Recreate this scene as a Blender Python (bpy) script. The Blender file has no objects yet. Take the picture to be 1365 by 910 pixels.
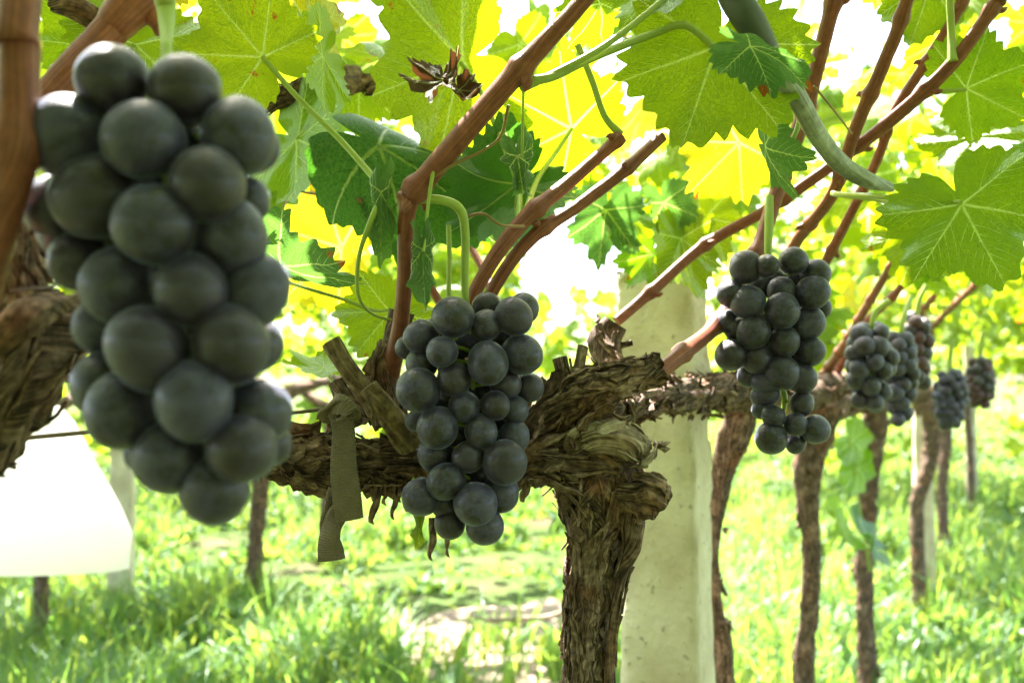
import bpy, math, random
import numpy as np
from mathutils import Vector, Matrix, Quaternion
R = math.radians
random.seed(11)
rng = np.random.default_rng(11)
scene = bpy.context.scene
COL = scene.collection

# ------------------------------------------------------------------ camera, sky, sun, exposure
CAM = Vector((0.0, 0.0, 1.0))
PITCH = R(2.4)
cam_data = bpy.data.cameras.new("camera")
cam = bpy.data.objects.new("camera", cam_data)
COL.objects.link(cam)
cam.location = CAM
cam.rotation_euler = (R(90) + PITCH, 0, 0)
cam_data.sensor_width = 36
cam_data.lens = 35
cam_data.clip_start = 0.01
cam_data.clip_end = 2000
cam_data.dof.use_dof = True
cam_data.dof.focus_distance = 0.625
cam_data.dof.aperture_fstop = 8.5
scene.camera = cam

SUN_EL, SUN_AZ = R(60), R(-22)          # azimuth from +Y, negative = towards the left of the picture
world = bpy.data.worlds.new("World")
scene.world = world
world.use_nodes = True
wn = world.node_tree
sky = wn.nodes.new("ShaderNodeTexSky")
sky.sky_type = 'NISHITA'
sky.sun_disc = False
sky.sun_elevation = SUN_EL
sky.sun_rotation = SUN_AZ
sky.dust_density = 3.0
sky.air_density = 1.0
sky.ozone_density = 1.0
wn.links.new(sky.outputs[0], wn.nodes["Background"].inputs[0])
wn.nodes["Background"].inputs[1].default_value = 0.09

sun_data = bpy.data.lights.new("sun", 'SUN')
sun_data.energy = 5.0
sun_data.angle = R(0.53)
sun_data.color = (1.0, 0.95, 0.86)
sun = bpy.data.objects.new("sun", sun_data)
COL.objects.link(sun)
SUN_DIR = Vector((math.sin(SUN_AZ) * math.cos(SUN_EL), math.cos(SUN_AZ) * math.cos(SUN_EL), math.sin(SUN_EL)))
sun.rotation_euler = SUN_DIR.to_track_quat('Z', 'Y').to_euler()

scene.view_settings.view_transform = 'Standard'
scene.view_settings.look = 'None'
scene.view_settings.exposure = 3.35
scene.view_settings.gamma = 1.0
scene.view_settings.use_curve_mapping = False
scene.render.engine = 'CYCLES'
scene.cycles.use_denoising = True
scene.cycles.max_bounces = 10
scene.cycles.diffuse_bounces = 6
scene.cycles.transmission_bounces = 8
scene.cycles.glossy_bounces = 3
scene.cycles.sample_clamp_indirect = 6.0

# ------------------------------------------------------------------ geometry helpers
FPX = 1365 * 35 / 36
FWD = Vector((0, math.cos(PITCH), math.sin(PITCH)))
UP = Vector((0, -math.sin(PITCH), math.cos(PITCH)))
RIGHT = Vector((1, 0, 0))

def P(x, y, d):
    """Point seen at picture position x, y (1365 wide), d metres in front of the camera."""
    return CAM + FWD * d + RIGHT * ((x - 682.5) / FPX * d) + UP * ((455 - y) / FPX * d)

def hash3(i, j, k):
    h = np.sin(i * 127.1 + j * 311.7 + k * 74.7) * 43758.5453
    return h - np.floor(h)

def vnoise(p):
    f = np.floor(p)
    u = p - f
    u = u * u * (3 - 2 * u)
    i, j, k = f[:, 0], f[:, 1], f[:, 2]
    r = 0
    for a in (0, 1):
        for b in (0, 1):
            for c in (0, 1):
                w = (u[:, 0] if a else 1 - u[:, 0]) * (u[:, 1] if b else 1 - u[:, 1]) * (u[:, 2] if c else 1 - u[:, 2])
                r = r + w * hash3(i + a, j + b, k + c)
    return r * 2 - 1

def fbm(p, oct=3):
    r, a = 0, 1.0
    for o in range(oct):
        r = r + a * vnoise(p * (2.03 ** o) + 17.3 * o)
        a *= 0.5
    return r

class MB:
    """Collects triangles and quads with a material index, a UV and a random value per vertex."""
    def __init__(s):
        s.v, s.f, s.m, s.uv, s.r, s.n = [], [], [], [], [], 0
    def add(s, v, f, uv=None, mat=0, rnd=0.0):
        v = np.asarray(v, float).reshape(-1, 3)
        f = np.asarray(f, int)
        s.v.append(v)
        if f.ndim == 2 and f.shape[1] == 3:
            f = np.concatenate([f, -np.ones((len(f), 1), int) - s.n], 1)
        s.f.append(f + s.n)
        s.m.append(np.full(len(f), mat, int))
        s.uv.append(np.zeros((len(v), 2)) if uv is None else np.asarray(uv, float))
        s.r.append(np.full(len(v), rnd) if np.isscalar(rnd) else np.asarray(rnd))
        s.n += len(v)
    def arrays(s):
        return (np.concatenate(s.v), np.concatenate(s.f), np.concatenate(s.m), np.concatenate(s.uv), np.concatenate(s.r))
    def mesh(s, name, mats, shift=None):
        v, f, m, uv, r = s.arrays()
        if shift is not None:
            v = v - np.array(shift)
        me = bpy.data.meshes.new(name)
        tri = f[:, 3] < 0
        sizes = np.where(tri, 3, 4)
        flat = f.reshape(-1)
        flat = flat[flat >= 0]
        me.vertices.add(len(v))
        me.vertices.foreach_set("co", v.astype(np.float32).ravel())
        me.loops.add(len(flat))
        me.loops.foreach_set("vertex_index", flat.astype(np.int32))
        me.polygons.add(len(f))
        st = np.concatenate([[0], np.cumsum(sizes)[:-1]])
        me.polygons.foreach_set("loop_start", st.astype(np.int32))
        me.polygons.foreach_set("material_index", m.astype(np.int32))
        me.polygons.foreach_set("use_smooth", np.ones(len(f), bool))
        uvl = me.uv_layers.new(name="UVMap")
        uvl.data.foreach_set("uv", uv[flat].astype(np.float32).ravel())
        at = me.attributes.new("rnd", 'FLOAT', 'POINT')
        at.data.foreach_set("value", r.astype(np.float32))
        for mt in mats:
            me.materials.append(mt)
        me.update(calc_edges=True)
        return me

WORLD_OF = {}
def root(name, loc, label, cat, group=None, kind=None):
    o = bpy.data.objects.new(name, None)
    o.empty_display_size = 0.05
    COL.objects.link(o)
    o.location = loc
    tag(o, label, cat, group, kind)
    WORLD_OF[o] = Matrix.Translation(Vector(loc))
    return o

def tag(o, label=None, cat=None, group=None, kind=None):
    if label: o["label"] = label
    if cat: o["category"] = cat
    if group: o["group"] = group
    if kind: o["kind"] = kind
    return o

def link(name, me, M, parent=None):
    """Link a mesh with the world matrix M, parented or not."""
    o = bpy.data.objects.new(name, me)
    COL.objects.link(o)
    if parent is not None:
        o.parent = parent
        o.matrix_basis = WORLD_OF[parent].inverted() @ M
    else:
        o.matrix_basis = M
    WORLD_OF[o] = M
    return o

def build(mb, name, mats, parent=None):
    v = np.concatenate(mb.v)
    c = (v.min(0) + v.max(0)) / 2
    return link(name, mb.mesh(name, mats if isinstance(mats, (list, tuple)) else [mats], c), Matrix.Translation(Vector(c)), parent)

def catmull(pts, n):
    pts = np.asarray(pts, float)
    if len(pts) == 2:
        t = np.linspace(0, 1, n)[:, None]
        return pts[0] * (1 - t) + pts[1] * t
    p = np.vstack([2 * pts[0] - pts[1], pts, 2 * pts[-1] - pts[-2]])
    seg = np.linalg.norm(np.diff(pts[:, :3], axis=0), axis=1)
    s = np.concatenate([[0], np.cumsum(seg)])
    tt = np.linspace(0, s[-1], n)
    i = np.clip(np.searchsorted(s, tt, side='right') - 1, 0, len(pts) - 2)
    u = ((tt - s[i]) / np.maximum(seg[i], 1e-9))[:, None]
    a, b, c, d = p[i], p[i + 1], p[i + 2], p[i + 3]
    return 0.5 * (2 * b + (c - a) * u + (2 * a - 5 * b + 4 * c - d) * u * u + (3 * b - a - 3 * c + d) * u ** 3)

class Path:
    """Smooth centre line with radii and a twist-free frame."""
    def __init__(s, pts, radii, step=0.004):
        pr = np.column_stack([np.array([tuple(p) for p in pts], float), np.asarray(radii, float)])
        L = np.linalg.norm(np.diff(pr[:, :3], axis=0), axis=1).sum()
        n = max(4, int(L / step) + 1)
        q = catmull(pr, n)
        s.c, s.r = q[:, :3], np.maximum(q[:, 3], 1e-5)
        s.n, s.L = n, L
        t = np.gradient(s.c, axis=0)
        s.t = t / np.maximum(np.linalg.norm(t, axis=1)[:, None], 1e-9)
        ref = np.array([0, 1, 0.13]) if abs(s.t[0][1]) < 0.85 else np.array([1, 0, 0.13])
        s.a = np.zeros_like(s.c)
        a = ref - s.t[0] * ref.dot(s.t[0])
        for i in range(n):
            a = a - s.t[i] * a.dot(s.t[i])
            a = a / np.linalg.norm(a)
            s.a[i] = a
        s.b = np.cross(s.t, s.a)
        seg = np.linalg.norm(np.diff(s.c, axis=0), axis=1)
        s.s = np.concatenate([[0], np.cumsum(seg)])

def lump(path, A, s):
    """Radial factor of the lumpy wood at angles A and lengths s."""
    A = np.asarray(A, float); s = np.broadcast_to(s, A.shape)
    f = getattr(path, 'disp', None)
    if f is None: return np.ones(A.shape)
    i = np.clip(np.searchsorted(path.s, s.ravel()), 0, path.n - 1); a = A.ravel() % (2 * np.pi)
    p = path.c[i] + (path.a[i] * np.cos(a)[:, None] + path.b[i] * np.sin(a)[:, None]) * path.r[i][:, None]
    return (1 + f(p, a, s.ravel())).reshape(A.shape)

def tube(mb, path, segs=12, disp=None, mat=0, cap=True, rmul=None, rnd=0.0):
    """disp(points, angle, length) gives a radial factor added to 1."""
    n = path.n
    th = np.linspace(0, 2 * np.pi, segs, endpoint=False)
    dirs = path.a[:, None, :] * np.cos(th)[None, :, None] + path.b[:, None, :] * np.sin(th)[None, :, None]
    r = np.repeat(path.r[:, None], segs, 1)
    if rmul is not None:
        r = r * rmul[:, None]
    base = path.c[:, None, :] + dirs * r[..., None]
    path.disp = disp
    if disp is not None:
        k = disp(base.reshape(-1, 3), np.tile(th, n), np.repeat(path.s, segs)).reshape(n, segs)
        base = path.c[:, None, :] + dirs * (r * (1 + k))[..., None]
    v = base.reshape(-1, 3)
    i = np.arange(n - 1)[:, None] * segs
    j = np.arange(segs)[None, :]
    jn = (j + 1) % segs
    f = np.stack([i + j, i + jn, i + segs + jn, i + segs + j], -1).reshape(-1, 4)
    uv = np.column_stack([np.tile(th / (2 * np.pi), n) * 2 * np.pi * np.repeat(path.r, segs), np.repeat(path.s, segs)])
    mb.add(v, f, uv, mat, rnd)
    if cap:
        for e, rev in ((0, True), (n - 1, False)):
            ctr = path.c[e]
            ring = base[e]
            vv = np.vstack([ring, ctr[None]])
            k = np.arange(segs)
            ff = np.column_stack([k, (k + 1) % segs, np.full(segs, segs)])
            if rev: ff = ff[:, [1, 0, 2]]
            uvc = np.column_stack([vv[:, 0], vv[:, 2]])
            mb.add(vv, ff, uvc, mat, rnd)

def bark_disp(seed, amp=0.25, fine=0.12, stretch=7.0):
    def f(p, th, s):
        q = np.column_stack([np.cos(th) * 2.2 + seed, np.sin(th) * 2.2, s * stretch])
        q2 = np.column_stack([np.cos(th) * 6 + seed, np.sin(th) * 6, s * stretch * 4.5])
        lump = fbm(p * 28 + seed * 3.1, 2)
        ridge = 1 - np.abs(fbm(q2, 2)) * 1.6
        return amp * 0.55 * fbm(q, 2) + amp * 0.5 * lump + fine * ridge
    return f

def strips(mb, path, count, seed, lmin=0.02, lmax=0.08, wmin=0.0025, wmax=0.007, lift=0.004, drop=0.0, off=1.06, mat=0, t0=0.0, t1=1.0):
    """Peeling strips of bark lying along a tube, with raised ends; drop lets one end hang down."""
    g = np.random.default_rng(seed)
    for k in range(count):
        L = g.uniform(lmin, lmax)
        n = max(6, int(L / 0.006))
        s0 = g.uniform(t0, t1) * path.L
        s1 = min(path.L, s0 + L)
        ang = g.uniform(0, 2 * np.pi)
        tw = g.normal(0, 0.25)
        w = g.uniform(wmin, wmax)
        li = lift * g.uniform(0.2, 1.3)
        hang = drop * (g.random() ** 3)
        a1, a2 = g.uniform(0.2, 1, 2)
        rows = []
        ff_ = lump(path, ang + tw * np.linspace(0, 1, n), np.linspace(s0, s1, n))
        for q in range(n):
            u = q / (n - 1)
            s = s0 + (s1 - s0) * u
            i = int(np.clip(np.searchsorted(path.s, s), 0, path.n - 1))
            th = ang + tw * u
            d = path.a[i] * math.cos(th) + path.b[i] * math.sin(th)
            e = np.cross(path.t[i], d)
            e = e + 0.25 * g.normal(0, 1) * d * 0.3
            o = path.r[i] * (off - 0.03) * ff_[q] + 0.0005 + li * (a1 * max(0, 0.35 - u) ** 2 * 8 + a2 * max(0, u - 0.65) ** 2 * 8)
            c = path.c[i] + d * o
            if hang: c = c + np.array([0, 0, -hang * max(0, u - 0.4) ** 1.5])
            ww = w * (0.35 + 0.65 * math.sin(math.pi * (0.12 + 0.8 * u))) * (1 + 0.25 * g.normal())
            th_ = 0.0007
            rows.append([c - e * ww / 2, c + d * 0.0011, c + e * ww / 2, c - d * th_])
        v = np.array(rows).reshape(-1, 3)
        ii = np.arange(n - 1)[:, None] * 4
        j = np.arange(4)[None]
        jn = (j + 1) % 4
        f = np.stack([ii + j, ii + jn, ii + 4 + jn, ii + 4 + j], -1).reshape(-1, 4)
        uv = np.column_stack([np.tile([0, .5, 1, .5], n) * w + g.uniform(0, 3), np.repeat(np.linspace(s0, s1, n), 4)])
        mb.add(v, f, uv, mat, g.random())

def plates(mb, path, count, seed, lmin=0.008, lmax=0.022, wmin=0.005, wmax=0.012, lift=0.0025, off=1.03, mat=0, t0=0.0, t1=1.0, thick=0.0009):
    """Loose plates of bark: ragged patches that follow the curve of the wood and lift at their edges."""
    g = np.random.default_rng(seed)
    for k in range(count):
        L = g.uniform(lmin, lmax); W = g.uniform(wmin, wmax)
        s0 = (t0 + (t1 - t0) * g.random()) * path.L
        s1 = min(path.L, s0 + L)
        if s1 - s0 < 0.003: continue
        n = max(5, int((s1 - s0) / 0.0035) + 2); m = max(4, int(W / 0.0022) + 2)
        s = np.linspace(s0, s1, n)
        i = np.clip(np.searchsorted(path.s, s), 0, path.n - 1)
        r = path.r[i]
        half = np.minimum(W / 2 / r, 1.1)
        u = np.linspace(0, 1, n)
        a0 = g.uniform(0, 2 * np.pi) + g.normal(0, 0.35) * u
        jag = 0.7 * fbm(np.column_stack([s * 220, np.full(n, k * 3.3), np.full(n, seed * 1.1)]), 2)
        jag2 = 0.7 * fbm(np.column_stack([s * 220, np.full(n, k * 3.3 + 50), np.full(n, seed * 1.1)]), 2)
        taper = np.minimum(1, np.minimum(u, 1 - u) * 5 + 0.35)
        lo = a0 - half * taper * (1 + jag); hi = a0 + half * taper * (1 + jag2)
        q = np.linspace(0, 1, m)
        A = lo[:, None] * (1 - q) + hi[:, None] * q
        e1, e2, e3, e4 = g.uniform(-0.3, 1.0, 4) * lift * g.uniform(0.4, 1.8)
        Lf = e1 * (1 - q)[None] ** 2 * 1.0 + e2 * q[None] ** 2 + e3 * (1 - u)[:, None] ** 3 + e4 * u[:, None] ** 3
        Lf = Lf + 0.0013 * fbm(np.column_stack([np.repeat(s, m) * 300, A.ravel() * 4, np.full(n * m, k)]), 2).reshape(n, m)
        base = r[:, None] * (off - 0.03) * lump(path, A, s[:, None]) + np.abs(g.normal(0, 0.0006)) + np.maximum(Lf, -0.0004)
        D = path.a[i][:, None] * np.cos(A)[..., None] + path.b[i][:, None] * np.sin(A)[..., None]
        top = path.c[i][:, None] + D * (base + thick)[..., None]
        bot = path.c[i][:, None] + D * base[..., None]
        top[0] = (top[0] + bot[0]) / 2; top[-1] = (top[-1] + bot[-1]) / 2
        loop = np.concatenate([top, bot[:, ::-1]], 1)
        mm = 2 * m
        v = loop.reshape(-1, 3)
        ii = np.arange(n - 1)[:, None] * mm; j = np.arange(mm)[None]; jn = (j + 1) % mm
        f = np.stack([ii + j, ii + jn, ii + mm + jn, ii + mm + j], -1).reshape(-1, 4)
        uu = np.concatenate([q, q[::-1]]) * W + g.uniform(0, 3)
        uv = np.column_stack([np.tile(uu, n), np.repeat(s, mm)])
        mb.add(v, f, uv, mat, g.random())

def ribbon(mb, pts, widths, side, thick=0.0012, step=0.002, mat=0, ripple=0.0, seed=0):
    pr = np.column_stack([np.array([tuple(p) for p in pts]), widths])
    L = np.linalg.norm(np.diff(pr[:, :3], axis=0), axis=1).sum()
    n = max(6, int(L / step))
    q = catmull(pr, n)
    c, w = q[:, :3], q[:, 3]
    t = np.gradient(c, axis=0); t /= np.linalg.norm(t, axis=1)[:, None]
    sd = np.tile(np.array(tuple(side), float), (n, 1)) if np.ndim(side[0]) == 0 else catmull(np.array([tuple(x) for x in side]), n)
    sd = sd - t * (sd * t).sum(1)[:, None]; sd /= np.linalg.norm(sd, axis=1)[:, None]
    nm = np.cross(t, sd)
    cols = 7
    s = np.concatenate([[0], np.cumsum(np.linalg.norm(np.diff(c, axis=0), axis=1))])
    top, bot, uv = [], [], []
    for k in range(cols):
        a = k / (cols - 1) * 2 - 1
        wob = ripple * fbm(np.column_stack([s * 60, np.full(n, a * 1.3 + seed), np.zeros(n)]), 2)
        p = c + sd * (a * w / 2)[:, None] + nm * (wob + 0.0012 * (1 - a * a))[:, None]
        top.append(p + nm * thick / 2); bot.append(p - nm * thick / 2)
        uv.append(np.column_stack([a * w / 2, s]))
    loop = top + bot[::-1]
    uvl = uv + uv[::-1]
    m = len(loop)
    v = np.stack(loop, 1).reshape(-1, 3)
    uvv = np.stack(uvl, 1).reshape(-1, 2)
    i = np.arange(n - 1)[:, None] * m
    j = np.arange(m)[None]; jn = (j + 1) % m
    f = np.stack([i + j, i + jn, i + m + jn, i + m + j], -1).reshape(-1, 4)
    mb.add(v, f, uvv, mat)
    for e in (0, n - 1):
        a = np.arange(cols - 1)
        b = e * m
        mb.add(v[b:b + m], np.column_stack([a, a + 1, m - 2 - a, m - 1 - a]), uvv[b:b + m], mat)

# ------------------------------------------------------------------ materials
def new_mat(name):
    m = bpy.data.materials.new(name)
    m.use_nodes = True
    nt = m.node_tree
    nt.nodes.clear()
    return m, nt, nt.nodes.new("ShaderNodeOutputMaterial")

def N(nt, t, **kw):
    n = nt.nodes.new("ShaderNode" + t)
    for k, v in kw.items():
        if k.startswith("i_"):
            key = k[2:]
            key = int(key) if key.isdigit() else key.replace("_", " ")
            n.inputs[key].default_value = v
        else:
            setattr(n, k, v)
    return n

def ramp(nt, src, stops):
    r = nt.nodes.new("ShaderNodeValToRGB")
    e = r.color_ramp.elements
    while len(e) < len(stops): e.new(0.5)
    for el, (p, c) in zip(e, stops):
        el.position = p
        el.color = (*c, 1)
    nt.links.new(src, r.inputs[0])
    return r.outputs[0]

def mixc(nt, fac, a, b, blend='MIX'):
    m = nt.nodes.new("ShaderNodeMix")
    m.data_type = 'RGBA'
    m.blend_type = blend
    for sock, val in ((m.inputs[0], fac), (m.inputs[6], a), (m.inputs[7], b)):
        if hasattr(val, "is_linked") or hasattr(val, "links"):
            nt.links.new(val, sock)
        else:
            sock.default_value = val if not isinstance(val, tuple) or len(val) == 4 else (*val, 1)
    return m.outputs[2]

def math_n(nt, op, a, b=None, clamp=False):
    m = nt.nodes.new("ShaderNodeMath")
    m.operation = op
    m.use_clamp = clamp
    for k, val in enumerate((a, b)):
        if val is None: continue
        if hasattr(val, "links"): nt.links.new(val, m.inputs[k])
        else: m.inputs[k].default_value = val
    return m.outputs[0]

def rnd_value(nt):
    at = N(nt, "Attribute", attribute_name="rnd")
    oi = N(nt, "ObjectInfo")
    return math_n(nt, 'FRACT', math_n(nt, 'ADD', at.outputs["Fac"], oi.outputs["Random"]))

def leaf_material(name, refl_a, refl_b, tr_a, tr_b, under, spot=0.0, rough=0.42, vein=False, gloss=0.6, rim=0.0):
    m, nt, out = new_mat(name)
    L = nt.links.new
    rv = rnd_value(nt)
    uv = N(nt, "UVMap")
    comb = N(nt, "VectorMath", operation='ADD')
    L(uv.outputs[0], comb.inputs[0])
    cx = N(nt, "CombineXYZ"); L(math_n(nt, 'MULTIPLY', rv, 37.0), cx.inputs[2])
    L(cx.outputs[0], comb.inputs[1])
    pos = comb.outputs[0]
    nz = N(nt, "TexNoise", i_Scale=3.5, i_Detail=4.0); L(pos, nz.inputs["Vector"])
    vor = N(nt, "TexVoronoi", feature='DISTANCE_TO_EDGE', i_Scale=24.0); L(pos, vor.inputs["Vector"])
    vor2 = N(nt, "TexVoronoi", feature='DISTANCE_TO_EDGE', i_Scale=62.0); L(pos, vor2.inputs["Vector"])
    net = math_n(nt, 'MINIMUM', math_n(nt, 'MULTIPLY', vor.outputs[0], 7.0, True), math_n(nt, 'ADD', math_n(nt, 'MULTIPLY', vor2.outputs[0], 8.0), 0.45, True), True)
    tone = math_n(nt, 'ADD', math_n(nt, 'MULTIPLY', rv, 0.55), math_n(nt, 'MULTIPLY', nz.outputs[0], 0.45))
    rc = mixc(nt, tone, refl_a, refl_b)
    tc = mixc(nt, tone, tr_a, tr_b)
    if not vein:
        k = math_n(nt, 'ADD', math_n(nt, 'MULTIPLY', net, 0.16), 0.84)
        rc2 = mixc(nt, math_n(nt, 'SUBTRACT', 1.0, net), rc, mixc(nt, 0.35, rc, (0.20, 0.26, 0.07)))
        rc = rc2
        tc = mixc(nt, 1.0, tc, k, 'MULTIPLY')
    if not vein:
        sp_ = N(nt, "SeparateXYZ"); L(uv.outputs[0], sp_.inputs[0])
        ax_ = math_n(nt, 'ABSOLUTE', sp_.outputs[0]); yy_ = sp_.outputs[1]
        tot = None
        for adeg in (0, 50, 105):
            sa, ca = math.sin(R(adeg)), math.cos(R(adeg))
            t_ = math_n(nt, 'ADD', math_n(nt, 'MULTIPLY', ax_, sa), math_n(nt, 'MULTIPLY', yy_, ca))
            d_ = math_n(nt, 'ABSOLUTE', math_n(nt, 'SUBTRACT', math_n(nt, 'MULTIPLY', ax_, ca), math_n(nt, 'MULTIPLY', yy_, sa)))
            w_ = math_n(nt, 'MAXIMUM', math_n(nt, 'SUBTRACT', 0.021, math_n(nt, 'MULTIPLY', t_, 0.017)), 0.003)
            k_ = math_n(nt, 'MULTIPLY', math_n(nt, 'SUBTRACT', 1.0, math_n(nt, 'DIVIDE', d_, w_), True), math_n(nt, 'GREATER_THAN', t_, 0.0))
            tot = k_ if tot is None else math_n(nt, 'MAXIMUM', tot, k_)
        tc = mixc(nt, math_n(nt, 'MULTIPLY', tot, 0.9), tc, (0.42, 0.46, 0.20))
        rc = mixc(nt, math_n(nt, 'MULTIPLY', tot, 0.6), rc, (0.16, 0.20, 0.06))
    geo = N(nt, "NewGeometry")
    rc = mixc(nt, geo.outputs["Backfacing"], rc, mixc(nt, 0.6, rc, under))
    if spot > 0:
        sp = N(nt, "TexNoise", i_Scale=5.0, i_Detail=3.0, i_Roughness=0.65)
        cx2 = N(nt, "VectorMath", operation='ADD'); L(pos, cx2.inputs[0]); cx2.inputs[1].default_value = (5.3, 2.2, 9.1)
        L(cx2.outputs[0], sp.inputs["Vector"])
        sf = ramp(nt, sp.outputs[0], [(0.66, (0, 0, 0)), (0.70, (1, 1, 1))])
        sf = math_n(nt, 'MULTIPLY', sf, math_n(nt, 'MULTIPLY', math_n(nt, 'GREATER_THAN', rv, 0.62), spot))
        rc = mixc(nt, sf, rc, (0.10, 0.035, 0.012))
        tc = mixc(nt, sf, tc, (0.22, 0.05, 0.008))
    if not vein:
        ln_ = N(nt, "VectorMath", operation='LENGTH'); L(uv.outputs[0], ln_.inputs[0])
        e_ = math_n(nt, 'ADD', ln_.outputs["Value"], math_n(nt, 'MULTIPLY', math_n(nt, 'SUBTRACT', nz.outputs[0], 0.5), 1.5))
        ef = ramp(nt, e_, [(0.90, (0, 0, 0)), (0.99, (1, 1, 1))])
        ef = math_n(nt, 'MULTIPLY', ef, rim if rim >= 1 else math_n(nt, 'MULTIPLY', math_n(nt, 'LESS_THAN', rv, 0.14), 0.95))
        rc = mixc(nt, ef, rc, (0.13, 0.045, 0.014))
        tc = mixc(nt, ef, tc, (0.20, 0.042, 0.005))
    df = N(nt, "BsdfDiffuse"); L(rc, df.inputs[0])
    tl = N(nt, "BsdfTranslucent"); L(tc, tl.inputs[0])
    ad = N(nt, "AddShader"); L(df.outputs[0], ad.inputs[0]); L(tl.outputs[0], ad.inputs[1])
    gl = N(nt, "BsdfGlossy", i_Roughness=rough); gl.inputs[0].default_value = (0.8, 0.9, 0.85, 1)
    fr = N(nt, "Fresnel", i_IOR=1.38)
    mx = N(nt, "MixShader")
    gf = math_n(nt, 'MULTIPLY', fr.outputs[0], math_n(nt, 'SUBTRACT', gloss, math_n(nt, 'MULTIPLY', geo.outputs["Backfacing"], gloss * 0.6)))
    L(gf, mx.inputs[0]); L(ad.outputs[0], mx.inputs[1]); L(gl.outputs[0], mx.inputs[2])
    bp = N(nt, "Bump", i_Strength=0.35, i_Distance=0.015)
    L(math_n(nt, 'ADD', net, math_n(nt, 'MULTIPLY', nz.outputs[0], 0.8)), bp.inputs["Height"])
    for s in (df, tl, gl): L(bp.outputs[0], s.inputs["Normal"])
    L(mx.outputs[0], out.inputs[0])
    return m

LEAF = leaf_material("vine_leaf", (0.050, 0.088, 0.006), (0.092, 0.118, 0.007), (0.085, 0.175, 0.002), (0.25, 0.29, 0.002), (0.09, 0.14, 0.02), spot=0.9, gloss=0.42)
VEIN = leaf_material("leaf_vein", (0.12, 0.17, 0.04), (0.14, 0.18, 0.045), (0.78, 0.82, 0.42), (0.80, 0.82, 0.45), (0.16, 0.22, 0.06), vein=True)
YELLOW = leaf_material("yellowing_leaf", (0.12, 0.13, 0.012), (0.16, 0.13, 0.012), (0.40, 0.36, 0.004), (0.50, 0.36, 0.004), (0.16, 0.16, 0.04), spot=1.0, rim=1.0)
DARK = leaf_material("shaded_mature_leaf", (0.018, 0.055, 0.014), (0.030, 0.070, 0.016), (0.020, 0.075, 0.006), (0.035, 0.10, 0.006), (0.035, 0.075, 0.03), gloss=0.4)  # mature leaf with its shade put into the darker colour
BRIGHT = leaf_material("young_bright_leaf", (0.06, 0.11, 0.010), (0.08, 0.125, 0.010), (0.12, 0.25, 0.003), (0.18, 0.29, 0.003), (0.08, 0.14, 0.02), gloss=0.2)
COOLGREEN = leaf_material("wilted_and_skylit_leaf", (0.03, 0.075, 0.03), (0.05, 0.10, 0.035), (0.04, 0.10, 0.015), (0.06, 0.13, 0.015), (0.06, 0.11, 0.055), gloss=0.3)  # wilted teal; also paints skylight on two flat leaf tops
DRY = leaf_material("dry_leaf", (0.035, 0.018, 0.010), (0.08, 0.035, 0.015), (0.012, 0.005, 0.002), (0.03, 0.010, 0.003), (0.04, 0.022, 0.012), gloss=0.08)
GRASS = leaf_material("grass_blades", (0.016, 0.056, 0.012), (0.075, 0.100, 0.022), (0.030, 0.14, 0.020), (0.26, 0.28, 0.035), (0.03, 0.08, 0.022), vein=True, rough=0.5, gloss=0.14)

def stem_material(name, a, b, rough=0.45):
    m, nt, out = new_mat(name)
    L = nt.links.new
    tc = N(nt, "TexCoord")
    nz = N(nt, "TexNoise", i_Scale=60.0, i_Detail=3.0); L(tc.outputs["Object"], nz.inputs["Vector"])
    c = mixc(nt, nz.outputs[0], a, b)
    bs = N(nt, "BsdfPrincipled", i_Roughness=rough)
    L(c, bs.inputs["Base Color"])
    bs.inputs["Subsurface Weight"].default_value = 0.25
    bs.inputs["Subsurface Radius"].default_value = (0.004, 0.006, 0.001)
    bs.inputs["Subsurface Scale"].default_value = 0.6
    bp = N(nt, "Bump", i_Strength=0.2, i_Distance=0.001); L(nz.outputs[0], bp.inputs["Height"]); L(bp.outputs[0], bs.inputs["Normal"])
    L(bs.outputs[0], out.inputs[0])
    return m
STEM = stem_material("green_stem", (0.23, 0.33, 0.035), (0.36, 0.42, 0.09))
REDSTEM = stem_material("red_tendril", (0.20, 0.09, 0.04), (0.26, 0.16, 0.06))

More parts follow.
